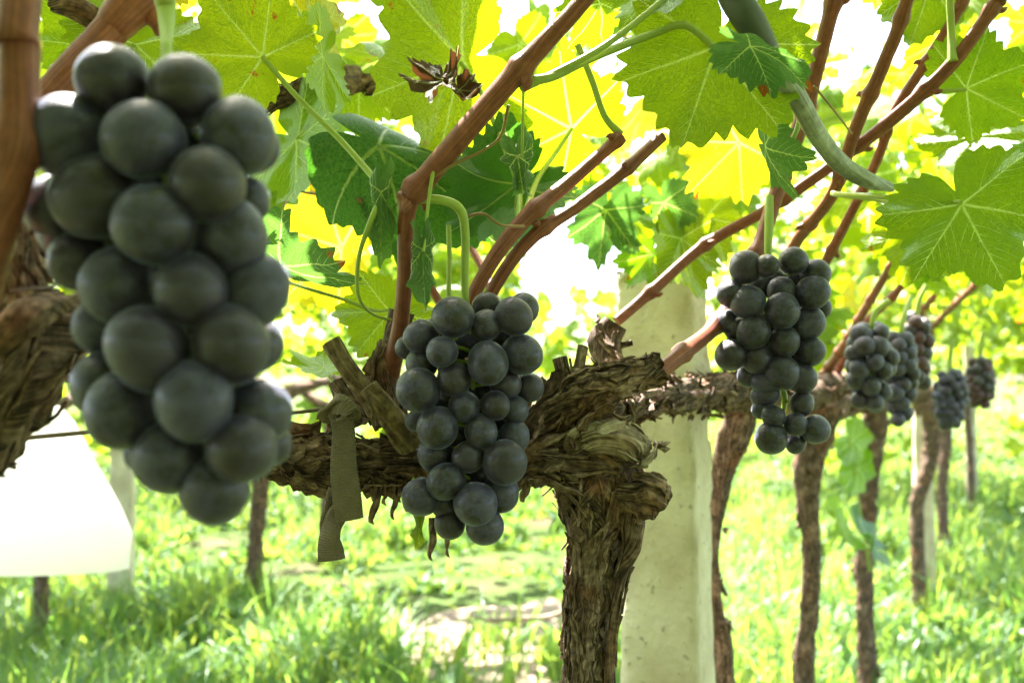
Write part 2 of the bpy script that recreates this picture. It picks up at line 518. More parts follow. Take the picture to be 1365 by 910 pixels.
def bark_material(name, dark, mid, light, red, streak=(900, 45), bump=1.0, dist=0.003, rough=0.85, coat=0.0, speckle=0.6, grey=0.38):
    m, nt, out = new_mat(name)
    L = nt.links.new
    uv = N(nt, "UVMap")
    mp = N(nt, "Mapping"); mp.inputs["Scale"].default_value = (streak[0], streak[1], 1); L(uv.outputs[0], mp.inputs[0])
    rv = N(nt, "Attribute", attribute_name="rnd")
    cx = N(nt, "CombineXYZ"); L(math_n(nt, 'MULTIPLY', rv.outputs["Fac"], 50.0), cx.inputs[2])
    L(cx.outputs[0], mp.inputs["Location"])
    n1 = N(nt, "TexNoise", i_Scale=1.0, i_Detail=5.0, i_Roughness=0.6, i_Distortion=0.6); L(mp.outputs[0], n1.inputs["Vector"])
    tc = N(nt, "TexCoord")
    n2 = N(nt, "TexNoise", i_Scale=28.0, i_Detail=4.0); L(tc.outputs["Object"], n2.inputs["Vector"])
    n3 = N(nt, "TexNoise", i_Scale=240.0, i_Detail=3.0); L(tc.outputs["Object"], n3.inputs["Vector"])
    f = math_n(nt, 'ADD', n1.outputs[0], math_n(nt, 'MULTIPLY', math_n(nt, 'SUBTRACT', rv.outputs["Fac"], 0.5), 0.12))
    c = ramp(nt, f, [(0.34, dark), (0.50, mid), (0.66, light)])
    c = mixc(nt, ramp(nt, n2.outputs[0], [(0.52, (0, 0, 0)), (0.68, (0.75, 0.75, 0.75))]), c, red)
    n5 = N(nt, "TexNoise", i_Scale=55.0, i_Detail=4.0); L(tc.outputs["Object"], n5.inputs["Vector"])
    c = mixc(nt, math_n(nt, 'MULTIPLY', ramp(nt, n5.outputs[0], [(0.50, (0, 0, 0)), (0.66, (1, 1, 1))]), grey), c, tuple(min(1, q * 1.25) for q in light))
    c = mixc(nt, speckle, c, ramp(nt, n3.outputs[0], [(0.35, (0.15, 0.14, 0.13)), (0.65, (1.3, 1.3, 1.3))]), 'MULTIPLY')
    bs = N(nt, "BsdfPrincipled", i_Roughness=rough); L(c, bs.inputs["Base Color"])
    bs.inputs["Specular IOR Level"].default_value = 0.3
    bs.inputs["Coat Weight"].default_value = coat
    bs.inputs["Coat Roughness"].default_value = 0.3
    h = math_n(nt, 'ADD', n1.outputs[0], math_n(nt, 'MULTIPLY', n3.outputs[0], 0.25))
    bp = N(nt, "Bump", i_Strength=bump, i_Distance=dist); L(h, bp.inputs["Height"]); L(bp.outputs[0], bs.inputs["Normal"])
    L(bs.outputs[0], out.inputs[0])
    return m
BARK = bark_material("vine_bark", (0.026, 0.016, 0.012), (0.19, 0.112, 0.076), (0.43, 0.30, 0.22), (0.26, 0.105, 0.055))
PALEWOOD = bark_material("bare_pale_wood", (0.10, 0.06, 0.04), (0.42, 0.31, 0.225), (0.60, 0.49, 0.40), (0.34, 0.20, 0.125), streak=(700, 9), bump=0.9, speckle=0.35, grey=0.3)
CANE = bark_material("cane_bark", (0.17, 0.052, 0.033), (0.27, 0.084, 0.053), (0.38, 0.145, 0.094), (0.16, 0.045, 0.028), streak=(1100, 16), bump=0.45, dist=0.001, rough=0.42, speckle=0.22, grey=0.15)
CUTWOOD = bark_material("cut_cane", (0.13, 0.085, 0.045), (0.22, 0.15, 0.085), (0.32, 0.24, 0.15), (0.20, 0.12, 0.06), streak=(500, 20), bump=0.5, dist=0.002)

def grape_material(name, deep, bloom, red=None):
    m, nt, out = new_mat(name)
    L = nt.links.new
    tc = N(nt, "TexCoord"); oi = N(nt, "ObjectInfo")
    off = N(nt, "CombineXYZ")
    L(math_n(nt, 'MULTIPLY', oi.outputs["Random"], 91.0), off.inputs[0])
    L(math_n(nt, 'MULTIPLY', oi.outputs["Random"], 57.0), off.inputs[1])
    ad = N(nt, "VectorMath", operation='ADD'); L(tc.outputs["Object"], ad.inputs[0]); L(off.outputs[0], ad.inputs[1])
    n1 = N(nt, "TexNoise", i_Scale=1.9, i_Detail=6.0, i_Roughness=0.66); L(ad.outputs[0], n1.inputs["Vector"])
    n2 = N(nt, "TexNoise", i_Scale=9.0, i_Detail=4.0, i_Roughness=0.7); L(ad.outputs[0], n2.inputs["Vector"])
    n4 = N(nt, "TexVoronoi", i_Scale=7.0); L(ad.outputs[0], n4.inputs["Vector"])
    f = math_n(nt, 'ADD', math_n(nt, 'MULTIPLY', n1.outputs[0], 0.78), math_n(nt, 'MULTIPLY', n2.outputs[0], 0.36))
    f = math_n(nt, 'ADD', f, math_n(nt, 'MULTIPLY', math_n(nt, 'SUBTRACT', oi.outputs["Random"], 0.5), 0.12))
    bf = ramp(nt, f, [(0.46, (0.0, 0.0, 0.0)), (0.53, (0.30, 0.30, 0.30)), (0.58, (0.66, 0.66, 0.66)), (0.64, (0.85, 0.85, 0.85)), (0.70, (1, 1, 1))])
    c = mixc(nt, bf, deep, bloom)
    speck = ramp(nt, n4.outputs["Distance"], [(0.06, (0.55, 0.55, 0.55)), (0.11, (0, 0, 0))])
    c = mixc(nt, speck, c, (0.17, 0.16, 0.15))
    sx = N(nt, "SeparateXYZ"); L(tc.outputs["Object"], sx.inputs[0])
    dot = ramp(nt, math_n(nt, 'MULTIPLY', sx.outputs[2], -1.0), [(0.990, (0, 0, 0)), (0.997, (0.8, 0.8, 0.8))])
    c = mixc(nt, dot, c, (0.018, 0.013, 0.010))
    c = mixc(nt, math_n(nt, 'MULTIPLY', math_n(nt, 'GREATER_THAN', math_n(nt, 'FRACT', math_n(nt, 'MULTIPLY', oi.outputs["Random"], 7.3)), 0.62), 0.5), c, (0.026, 0.012, 0.026))
    if red:
        rf = math_n(nt, 'GREATER_THAN', oi.outputs["Random"], 0.45)
        c = mixc(nt, math_n(nt, 'MULTIPLY', rf, 0.7), c, red)
    bs = N(nt, "BsdfPrincipled", i_Roughness=0.48); L(c, bs.inputs["Base Color"])
    bs.inputs["Specular IOR Level"].default_value = 0.42
    bs.inputs["Sheen Weight"].default_value = 0.38
    bs.inputs["Sheen Roughness"].default_value = 0.32
    bs.inputs["Sheen Tint"].default_value = (0.62, 0.72, 1.0, 1)
    bs.inputs["Coat Weight"].default_value = 0.30
    bs.inputs["Coat Roughness"].default_value = 0.16
    L(math_n(nt, 'SUBTRACT', 0.58, math_n(nt, 'MULTIPLY', math_n(nt, 'SUBTRACT', 1.0, bf), 0.18)), bs.inputs["Roughness"])
    bp = N(nt, "Bump", i_Strength=0.22, i_Distance=0.03); L(n2.outputs[0], bp.inputs["Height"]); L(bp.outputs[0], bs.inputs["Normal"])
    L(bs.outputs[0], out.inputs[0])
    return m
GRAPE = grape_material("black_grape_skin", (0.012, 0.007, 0.011), (0.052, 0.044, 0.100))
GRAPERED = grape_material("red_grape_skin", (0.022, 0.012, 0.018), (0.06, 0.05, 0.062), red=(0.07, 0.008, 0.016))

def simple(name, a, b, scale=20, rough=0.8, bump=0.3, dist=0.003, transl=None, detail=5.0, spots=None):
    m, nt, out = new_mat(name)
    L = nt.links.new
    tc = N(nt, "TexCoord")
    nz = N(nt, "TexNoise", i_Scale=scale, i_Detail=detail, i_Roughness=0.6); L(tc.outputs["Object"], nz.inputs["Vector"])
    n2 = N(nt, "TexNoise", i_Scale=scale * 9, i_Detail=3.0); L(tc.outputs["Object"], n2.inputs["Vector"])
    c = mixc(nt, ramp(nt, nz.outputs[0], [(0.35, (0, 0, 0)), (0.65, (1, 1, 1))]), a, b)
    if spots:
        c = mixc(nt, ramp(nt, n2.outputs[0], [(0.62, (0, 0, 0)), (0.72, (0.8, 0.8, 0.8))]), c, spots)
    bs = N(nt, "BsdfPrincipled", i_Roughness=rough); L(c, bs.inputs["Base Color"])
    bp = N(nt, "Bump", i_Strength=bump, i_Distance=dist)
    L(math_n(nt, 'ADD', nz.outputs[0], math_n(nt, 'MULTIPLY', n2.outputs[0], 0.4)), bp.inputs["Height"]); L(bp.outputs[0], bs.inputs["Normal"])
    sh = bs.outputs[0]
    if transl:
        tl = N(nt, "BsdfTranslucent"); tl.inputs[0].default_value = (*transl, 1)
        mx = N(nt, "MixShader"); mx.inputs[0].default_value = 0.5
        L(sh, mx.inputs[1]); L(tl.outputs[0], mx.inputs[2]); sh = mx.outputs[0]
    L(sh, out.inputs[0])
    return m
CONCRETE = simple("weathered_concrete", (0.47, 0.375, 0.245), (0.72, 0.63, 0.48), scale=11, bump=1.0, dist=0.006, spots=(0.27, 0.21, 0.13), detail=8.0)
HOSE = bark_material("grey_hose_plastic", (0.17, 0.18, 0.14), (0.29, 0.30, 0.245), (0.46, 0.47, 0.41), (0.34, 0.34, 0.26), streak=(420, 14), bump=0.5, dist=0.0015, rough=0.5, speckle=0.25)
HOSEDARK = simple("dark_hose_plastic", (0.055, 0.06, 0.055), (0.10, 0.11, 0.10), scale=25, rough=0.4, bump=0.2, dist=0.002)
WIRE = simple("rusty_wire", (0.10, 0.06, 0.04), (0.18, 0.12, 0.08), scale=150, rough=0.6)
BAG = simple("white_bag_paper", (0.78, 0.78, 0.76), (0.82, 0.82, 0.80), scale=18, rough=0.7, bump=0.25, dist=0.004, transl=(0.74, 0.73, 0.70))

def cloth_material():
    m, nt, out = new_mat("olive_woven_cloth")
    L = nt.links.new
    uv = N(nt, "UVMap")
    mp = N(nt, "Mapping"); L(uv.outputs[0], mp.inputs[0])
    w1 = N(nt, "TexWave", wave_type='BANDS', bands_direction='Y', i_Scale=240.0, i_Distortion=0.6); L(mp.outputs[0], w1.inputs["Vector"])
    w2 = N(nt, "TexWave", wave_type='BANDS', bands_direction='X', i_Scale=300.0, i_Distortion=0.6); L(mp.outputs[0], w2.inputs["Vector"])
    n = N(nt, "TexNoise", i_Scale=120.0, i_Detail=4.0); L(uv.outputs[0], n.inputs["Vector"])
    h = math_n(nt, 'ADD', math_n(nt, 'MULTIPLY', w1.outputs["Fac"], 0.7), math_n(nt, 'MULTIPLY', w2.outputs["Fac"], 0.3))
    c = mixc(nt, math_n(nt, 'ADD', math_n(nt, 'MULTIPLY', h, 0.4), math_n(nt, 'MULTIPLY', n.outputs[0], 0.6)), (0.085, 0.062, 0.040), (0.23, 0.175, 0.115))
    bs = N(nt, "BsdfPrincipled", i_Roughness=0.9); L(c, bs.inputs["Base Color"])
    bp = N(nt, "Bump", i_Strength=0.6, i_Distance=0.0015); L(h, bp.inputs["Height"]); L(bp.outputs[0], bs.inputs["Normal"])
    L(bs.outputs[0], out.inputs[0])
    return m
CLOTH = cloth_material()

def ground_material():
    m, nt, out = new_mat("grassy_soil")
    L = nt.links.new
    tc = N(nt, "TexCoord")
    n1 = N(nt, "TexNoise", i_Scale=1.6, i_Detail=5.0); L(tc.outputs["Object"], n1.inputs["Vector"])
    n2 = N(nt, "TexNoise", i_Scale=22.0, i_Detail=6.0, i_Roughness=0.7); L(tc.outputs["Object"], n2.inputs["Vector"])
    soil = mixc(nt, n2.outputs[0], (0.07, 0.055, 0.03), (0.16, 0.12, 0.075))
    grass = mixc(nt, n2.outputs[0], (0.035, 0.075, 0.015), (0.085, 0.12, 0.03))
    c = mixc(nt, ramp(nt, n1.outputs[0], [(0.34, (0, 0, 0)), (0.50, (1, 1, 1))]), soil, grass)
    bs = N(nt, "BsdfPrincipled", i_Roughness=0.95); L(c, bs.inputs["Base Color"])
    bs.inputs["Specular IOR Level"].default_value = 0.1
    bp = N(nt, "Bump", i_Strength=0.8, i_Distance=0.05); L(n2.outputs[0], bp.inputs["Height"]); L(bp.outputs[0], bs.inputs["Normal"])
    L(bs.outputs[0], out.inputs[0])
    return m
SOIL = ground_material()
DIRT = simple("bare_dirt", (0.13, 0.095, 0.068), (0.24, 0.18, 0.13), scale=9, rough=0.95, bump=0.8, dist=0.02)

# ------------------------------------------------------------------ ground
def rough_ground():
    mb = MB()
    xs = np.concatenate([[-400, -120, -40], np.linspace(-14, 14, 90), [40, 120, 400]])
    ys = np.concatenate([[-60, -10], np.linspace(-2, 26, 90), [60, 150, 600]])
    X, Y = np.meshgrid(xs, ys)
    p = np.column_stack([X.ravel(), Y.ravel(), np.zeros(X.size)])
    near = np.exp(-((p[:, 0] / 20) ** 2 + ((p[:, 1] - 8) / 20) ** 2))
    p[:, 2] = 0.035 * fbm(p * 1.1, 3) * near
    nx = len(xs)
    i = np.arange(len(ys) - 1)[:, None] * nx
    j = np.arange(nx - 1)[None]
    f = np.stack([i + j, i + j + 1, i + nx + j + 1, i + nx + j], -1).reshape(-1, 4)
    mb.add(p, f, p[:, :2])
    return build(mb, "ground", SOIL)
tag(rough_ground(), "grassy soil under the vines", "ground", kind="structure")

def dirt_patch():
    mb = MB()
    n = 48
    th = np.linspace(0, 2 * np.pi, n, endpoint=False)
    rr = 1 + 0.3 * fbm(np.column_stack([np.cos(th) * 2, np.sin(th) * 2, np.zeros(n) + 3]), 3)
    rings = []
    for q in (0.15, 0.4, 0.65, 0.85, 1.0):
        ring = np.column_stack([0.02 + 0.42 * rr * q * np.cos(th), 3.75 + 0.95 * rr * q * np.sin(th), np.zeros(n)])
        ring[:, 2] = 0.035 * fbm(ring * 1.1, 3) + 0.022 - 0.03 * (q == 1.0)
        rings.append(ring)
    v = np.concatenate(rings)
    i = np.arange(4)[:, None] * n; j = np.arange(n)[None]; jn = (j + 1) % n
    f = np.stack([i + j, i + jn, i + n + jn, i + n + j], -1).reshape(-1, 4)
    mb.add(v, f, v[:, :2])
    mb.add(np.vstack([rings[0], rings[0].mean(0)[None]]), np.column_stack([np.arange(n), (np.arange(n) + 1) % n, np.full(n, n)]))
    return build(mb, "dirt_path", DIRT)
tag(dirt_patch(), "bare reddish dirt showing between the weeds", "path", kind="structure")

def grass():
    mb = MB()
    g = np.random.default_rng(5)
    n = 230000
    d = 2.4 * (34 / 2.4) ** g.random(n)
    px = g.uniform(-80, 1445, n)
    x = (px - 682.5) / FPX * d
    y = d
    cl = fbm(np.column_stack([x * 1.7, y * 1.7, np.zeros(n)]), 3)
    cl2 = fbm(np.column_stack([x * 5, y * 5, np.zeros(n) + 9]), 2)
    keep = (cl + 0.6 * cl2 > -0.75 + 0.6 * g.random(n))
    dirt = ((x - 0.02) / 0.40) ** 2 + ((y - 3.75) / 0.95) ** 2
    keep &= (dirt > 1.1) | (g.random(n) < 0.06)
    x, y, d, cl, cl2 = x[keep], y[keep], d[keep], cl[keep], cl2[keep]
    n = len(x)
    h = (0.10 + 0.14 * np.clip(cl + 0.5, 0, 1.4)) * g.uniform(0.5, 1.6, n)
    h += np.where((px[keep] > 1000) & (g.random(n) < 0.3), 0.12, 0)
    h *= np.where(g.random(n) < 0.04, 1.9, 1.0)
    h = np.clip(h, 0.04, 0.5) * 0.85
    w = g.uniform(0.004, 0.010, n) * (1 + 0.05 * d)
    broad = g.random(n) < np.clip(0.50 + 0.6 * cl2, 0.12, 0.9)
    w = np.where(broad, w * 4.6, w * 0.85); h = np.where(broad, h * 0.5, h * 0.9)
    az = g.uniform(0, 2 * np.pi, n)
    lean = g.uniform(0.1, 1.1, n) * h
    fx = az + np.pi / 2 + g.normal(0, 0.4, n)
    wx, wy = np.cos(fx), np.sin(fx)
    z0 = -0.01
    V = []
    for t, ww in ((0, 0.7), (0.35, 1.0), (0.7, 0.75), (1.0, 0.05)):
        cx = x + np.cos(az) * lean * t * t
        cy = y + np.sin(az) * lean * t * t
        cz = z0 + h * (t - 0.25 * t * t * np.clip(lean / h, 0, 1.2))
        for s in (-1, 1):
            V.append(np.column_stack([cx + s * wx * w * ww / 2, cy + s * wy * w * ww / 2, cz]))
    V = np.stack(V, 1).reshape(-1, 3)
    b = np.arange(n)[:, None] * 8
    q = np.array([[0, 1, 3, 2], [2, 3, 5, 4], [4, 5, 7, 6]])
    F = (b[:, None, :] + q[None]).reshape(-1, 4)
    rv = np.clip(0.5 + 0.45 * cl2 + g.normal(0, 0.2, n), 0.02, 0.98)
    mb.add(V, F, V[:, :2], 0, np.repeat(rv, 8))
    return build(mb, "grass", GRASS)
tag(grass(), "tall green grass and weeds growing on the ground under the vines", "grass", kind="stuff")

# ------------------------------------------------------------------ leaves
CTRL = np.array([(0, 1.0), (10, .93), (24, .74), (36, .82), (50, .93), (63, .82), (77, .68), (92, .74), (106, .78), (124, .68), (142, .60), (158, .52), (170, .34), (180, .07)])
def outline(theta, seed, sinus=1.0, tooth=1.0, nt=30):
    a = np.degrees(np.abs(theta))
    c = CTRL.copy()
    for k, d in ((2, .74), (6, .68)):
        c[k, 1] = d - 0.22 * (sinus - 0.6)
    r = np.interp(a, c[:, 0], c[:, 1])
    ra = np.interp(np.clip(a - 4, 0, 180), c[:, 0], c[:, 1]); rb = np.interp(np.clip(a + 4, 0, 180), c[:, 0], c[:, 1])
    r = (r * 2 + ra + rb) / 4
    g = np.random.default_rng(seed)
    ph = g.uniform(0, 1)
    t = np.abs(theta) / np.pi * nt * 0.5 + ph + np.where(theta < 0, 0.37, 0)
    amp = 0.6 + 0.6 * hash3(np.floor(t), np.floor(t) * 0 + seed, np.sign(theta))
    saw = 1 - np.abs((t - np.floor(t)) * 2 - 1) ** 1.0
    edge = np.clip((180 - a) / 25, 0, 1)
    r = r * (1 - 0.13 * tooth * amp * (1 - saw) * edge)
    r = r * (1 + 0.05 * fbm(np.column_stack([np.cos(theta) * 1.5, np.sin(theta) * 1.5, np.full(len(theta), seed * 1.7)]), 2))
    return r

class LeafShape:
    def __init__(s, seed, droop=0.3, cup=0.15, wave=1.0, curl=0.0, sinus=0.8, tooth=1.0, roll=0.0):
        s.__dict__.update(seed=seed, droop=droop, cup=cup, wave=wave, curl=curl, sinus=sinus, tooth=tooth, roll=roll)
    def warp(s, x, y, dz=0.0):
        r = np.hypot(x, y); th = np.arctan2(x, y)
        z = -s.droop * np.clip(y, 0, None) ** 2 * 0.8 - s.droop * 0.3 * np.clip(-y, 0, None) ** 2 - s.cup * x * x
        z = z + s.wave * (0.07 * np.sin(5.3 * th + s.seed) + 0.05 * np.sin(9.1 * th + 2.3 * s.seed)) * r ** 2
        z = z + 0.05 * s.wave * fbm(np.column_stack([x * 2.6 + s.seed * 5, y * 2.6, np.zeros(len(x))]), 3) * np.clip(r * 2, 0, 1)
        # quilting: blade sinks along the main veins
        va = np.radians(np.array([0, 50, -50, 105, -105]))
        dd = np.min(np.abs((th[:, None] - va[None] + np.pi) % (2 * np.pi) - np.pi), 1)
        z = z - 0.05 * np.exp(-(dd / 0.16) ** 2) * np.clip(r, 0, 1) * (1 - 0.4 * r)
        z = z + dz
        if s.roll:   # bend round the long axis
            k = s.roll
            x, z = np.sin(k * x) / k * (1 - k * z), z + (np.cos(k * x) - 1) / k
        if s.curl:   # bend along the midrib
            k = s.curl
            y, z = np.sin(k * y) / k * (1 + k * z), z * np.cos(k * y) + (np.cos(k * y) - 1) / k
        return np.column_stack([x, y, z])

def add_leaf(mb, shape, na=150, rings=(0.12, 0.28, 0.45, 0.62, 0.78, 0.9, 1.0), veins=2, petiole=None, vein_sides=(-1,)):
    th = np.linspace(-np.pi, np.pi, na, endpoint=False)
    ro = outline(th, shape.seed, shape.sinus, shape.tooth)
    # radial fractions follow a smooth outline near the middle and the teeth only at the rim
    rs = np.array([np.mean(np.take(ro, np.arange(k - 4, k + 5), mode='wrap')) for k in range(na)])
    xs, ys = [np.zeros(1)], [np.zeros(1)]
    for q in rings:
        rr = q * (rs * (1 - q ** 6) + ro * q ** 6)
        xs.append(rr * np.sin(th)); ys.append(rr * np.cos(th))
    x, y = np.concatenate(xs), np.concatenate(ys)
    v = shape.warp(x, y)
    F3 = np.column_stack([np.zeros(na, int), 1 + (np.arange(na) + 1) % na, 1 + np.arange(na)])
    F4 = []
    for k in range(len(rings) - 1):
        b = 1 + k * na
        j = np.arange(na); jn = (j + 1) % na
        F4.append(np.column_stack([b + j, b + jn, b + na + jn, b + na + j]))
    # split into triangles pack: keep quads, add fan triangles as separate add with same vertices
    mb.add(v, np.concatenate(F4), np.column_stack([x, y]), 0)
    mb.add(v[:na + 1], F3, np.column_stack([x, y])[:na + 1], 0)
    if veins:
        def R_at(a):
            return np.interp(a, th, ro)
        lines = []
        for a, wid in ((0, 1.0), (50, .9), (-50, .9), (105, .75), (-105, .75)):
            a = math.radians(a)
            Lm = float(R_at(a)) * 0.97
            t = np.linspace(0, 1, 14)
            lines.append((np.sin(a) * Lm * t, np.cos(a) * Lm * t, 0.015 * wid * (1 - 0.8 * t)))
            if veins > 1:
                for k in range(1, 7):
                    for sgn in (-1, 1):
                        p0 = (0.10 + 0.13 * k + 0.03 * sgn) * Lm
                        a2 = a + sgn * math.radians(46 - 2 * k)
                        sx, sy = math.sin(a) * p0, math.cos(a) * p0
                        ln = Lm * (0.52 - 0.045 * k)
                        u = np.linspace(0, 1, 9)
                        bend = sgn * -0.12 * u ** 2 * ln
                        X = sx + np.sin(a2) * ln * u + math.cos(a2) * bend
                        Y = sy + np.cos(a2) * ln * u - math.sin(a2) * bend
                        aa = np.arctan2(X, Y); rr = np.hypot(X, Y)
                        # stop at the rim and halfway to the next main vein
                        lim = R_at(aa) * 0.96
                        ok = rr < lim
                        half = np.abs(np.angle(np.exp(1j * (aa - a)))) < math.radians(29)
                        if abs(a) < 1.5 or sgn * a < 0: ok &= half
                        m = int(np.argmin(ok)) if not ok.all() else len(u)
                        if m < 3: continue
                        lines.append((X[:m], Y[:m], 0.0065 * wid * (1 - 0.85 * np.linspace(0, 1, m))))
        for X, Y, W in lines:
            n = len(X)
            dx, dy = np.gradient(X), np.gradient(Y)
            l = np.hypot(dx, dy) + 1e-9
            nx_, ny_ = -dy / l, dx / l
            for side in vein_sides:
                cols = []
                for o, h in ((-1, 0.002), (0, 1), (1, 0.002)):
                    cols.append(shape.warp(X + nx_ * W * o * 0.8, Y + ny_ * W * o * 0.8, side * (W * 0.55 * h + 0.0008) if side < 0 else (W * 0.12 * h + 0.0008)))
                vv = np.stack(cols, 1).reshape(-1, 3)
                i = np.arange(n - 1)[:, None] * 3; j = np.arange(2)[None]
                f = np.stack([i + j, i + j + 1, i + 3 + j + 1, i + 3 + j], -1).reshape(-1, 4)
                if side < 0: f = f[:, ::-1]
                mb.add(vv, f, np.stack([np.column_stack([X, Y])] * 3, 1).reshape(-1, 2), 1)
    if petiole:
        L, dz = petiole
        p = Path([(0, 0, -0.01), (0.0, -0.35 * L, 0.02 * L - 0.02), (0.05 * L, -L, dz)], [0.018, 0.017, 0.022], 0.08)
        tube(mb, p, 6, mat=1)
    return mb

LEAFMATS = [LEAF, VEIN]
SHAPES = [LeafShape(k, droop=d, cup=c, wave=w, curl=cu, sinus=s, tooth=t, roll=ro) for k, (d, c, w, cu, s, t, ro) in enumerate([
    (.25, .15, 1.0, 0.0, .7, 1.0, 0), (.45, .10, 1.2, 0.4, .9, 1.1, 0), (.15, .35, .9, 0.0, .6, 1.0, 0), (.35, -.2, 1.3, 0.3, 1.0, 1.1, 0),
    (.6, .2, 1.1, 0.5, .8, .9, .4), (.2, .05, 1.5, 0.0, 1.1, 1.2, 0), (.4, .3, 1.2, 0.6, .7, 1.0, -.5)], start=1)]
TEMPLATE = []
LOW = []
for sh in SHAPES:
    mb = add_leaf(MB(), sh, na=96, rings=(0.15, 0.4, 0.65, 0.85, 1.0), veins=2, petiole=(0.9, -0.15))
    TEMPLATE.append(mb.mesh("leaf_mesh", LEAFMATS))
    mb = add_leaf(MB(), sh, na=34, rings=(0.45, 0.8, 1.0), veins=0)
    LOW.append(mb.arrays())
TEMPLATE_Y = []
for me in TEMPLATE[:4]:
    c = me.copy(); c.materials[0] = YELLOW; TEMPLATE_Y.append(c)

def frame(attach, tip, roll=0.0, face=-1, ref=None):
    """World matrix of a unit leaf: +Y runs to the tip; face -1 shows the underside to the camera."""
    yv = (tip - attach); size = yv.length; yv = yv.normalized()
    toc = (CAM - attach).normalized() if ref is None else ref
    z = toc - yv * toc.dot(yv)
    z = z.normalized() * (1 if face > 0 else -1)
    z = Quaternion(yv, roll) @ z
    x = yv.cross(z)
    M = Matrix((x, yv, z)).transposed().to_4x4()
    return Matrix.Translation(attach) @ M @ Matrix.Scale(size, 4), size

HERO_BOXES = []
def hero_leaf(vine, attach, tip, shape, roll=0, face=-1, width=1.0, mats=None, petiole=None, label=None, na=170, prad=(0.0016, 0.0022)):
    A, T = P(*attach), P(*tip)
    M, size = frame(A, T, R(roll), face)
    M = M @ Matrix.Diagonal((width, 1, 1, 1))
    mb = add_leaf(MB(), shape, na=na, veins=2, vein_sides=(1,) if face > 0 else (-1,))
    o = link("leaf", mb.mesh("leaf", mats or LEAFMATS), M, vine)
    if label: o["label"] = label
    if petiole:
        pts = [A] + [P(*q) for q in petiole]
        mp = MB()
        tube(mp, Path(pts, np.linspace(prad[0], prad[1], len(pts)), 0.004), 10)
        build(mp, "petiole", STEM, o)
    return o

# ------------------------------------------------------------------ vines
VINES = []
GROUP_V = "grapevines growing along the rows"
def vine(base, label):
    r = root("grape_vine", base, label, "grapevine", GROUP_V)
    VINES.append([r, Vector(base), []])
    return r

def wood(v, name, pts, radii, seed, segs=28, amp=0.25, fine=0.12, step=0.004, n_strips=0, mats=None, mat=0, skw=None):
    p = Path(pts, radii, step)
    mb = MB()
    tube(mb, p, segs, bark_disp(seed, amp, fine), mat=mat)
    if n_strips:
        k = dict(skw or {})
        strips(mb, p, max(2, n_strips // 3), seed + 100, **k)
        t0 = k.get("t0", 0.0)
        big = max(1.0, p.r.mean() / 0.02)
        if p.r.mean() > 0.0075:
            plates(mb, p, int(n_strips * 1.2), seed + 200, lmin=.005 * big, lmax=.022 * big, wmin=.0022 * big, wmax=.0065 * big, lift=.0032 * big, t0=t0)
            plates(mb, p, int(n_strips * 0.35), seed + 300, lmin=.012 * big, lmax=.04 * big, wmin=.002, wmax=.004 * big, lift=.006 * big, off=1.07, t0=t0)
            plates(mb, p, int(n_strips * 0.12), seed + 400, lmin=.01 * big, lmax=.03 * big, wmin=.007 * big, wmax=.012 * big, lift=.003 * big, t0=t0)
    return build(mb, name, mats or BARK, v), p

def px_r(w, d): return w / 2 / FPX * d

def cane(v, pts, widths, nodes=None, label=None, mat=None, segs=14, name="cane", seed=0):
    """Reddish cane through picture points (x, y, depth); widths in picture pixels at those points."""
    W = [P(*q) for q in pts]
    rad = [px_r(w, q[2]) for w, q in zip(widths, pts)]
    e0 = (W[0] - (W[0] + (W[0] - W[1]).normalized() * 0.22 + Vector((0, 0.03, 0.02)))).length if pts[0][1] < 0 else 0.0
    e1 = 0.23 if pts[-1][1] < 0 else 0.0
    if pts[0][1] < 0:      # the cane goes on into the leaves overhead
        W.insert(0, W[0] + (W[0] - W[1]).normalized() * 0.22 + Vector((0, 0.03, 0.02))); rad.insert(0, rad[0] * 0.8)
    if pts[-1][1] < 0:
        W.append(W[-1] + (W[-1] - W[-2]).normalized() * 0.22 + Vector((0, 0.03, 0.02))); rad.append(rad[-1] * 0.8)
    p = Path(W, rad, 0.0025)
    rm = np.ones(p.n)
    g = np.random.default_rng(seed + len(pts) * 7 + int(pts[0][0]))
    sp = g.uniform(0.055, 0.075) if p.r.mean() > 0.003 else 0.05
    s = g.uniform(0.2, 0.8) * sp
    ns = []
    if nodes is None:
        while s < p.L:
            ns.append(s); s += sp * g.uniform(0.8, 1.2)
    else:
        ns = [e0 + q * (p.L - e0 - e1) for q in nodes]
    for s in ns:
        rm += 0.34 * np.exp(-(np.abs(p.s - s) / (p.r.mean() * 0.95)) ** 1.6)
    rm *= 1 + 0.03 * fbm(np.column_stack([p.s * 40, p.s * 0 + seed, p.s * 0]), 2)
    mb = MB()
    tube(mb, p, segs, lambda q, th, l: 0.03 * np.cos(th * 5 + 2) + 0.025 * fbm(q * 110, 2), rmul=rm)
    # a small bud and leaf scar at each node
    for k, s in enumerate(ns):
        i = int(np.clip(np.searchsorted(p.s, s), 1, p.n - 2))
        a = g.uniform(0, 6.28)
        d = p.a[i] * math.cos(a) + p.b[i] * math.sin(a)
        r = p.r[i]
        bud = Path([p.c[i] + d * r * 0.7, p.c[i] + d * r * 1.6 + p.t[i] * r * 0.5, p.c[i] + d * r * 1.95 + p.t[i] * r * 1.1], [r * 0.62, r * 0.5, r * 0.12], 0.001)
        tube(mb, bud, 8)
    o = build(mb, name, mat or CANE, v)
    if label: o["label"] = label
    return o

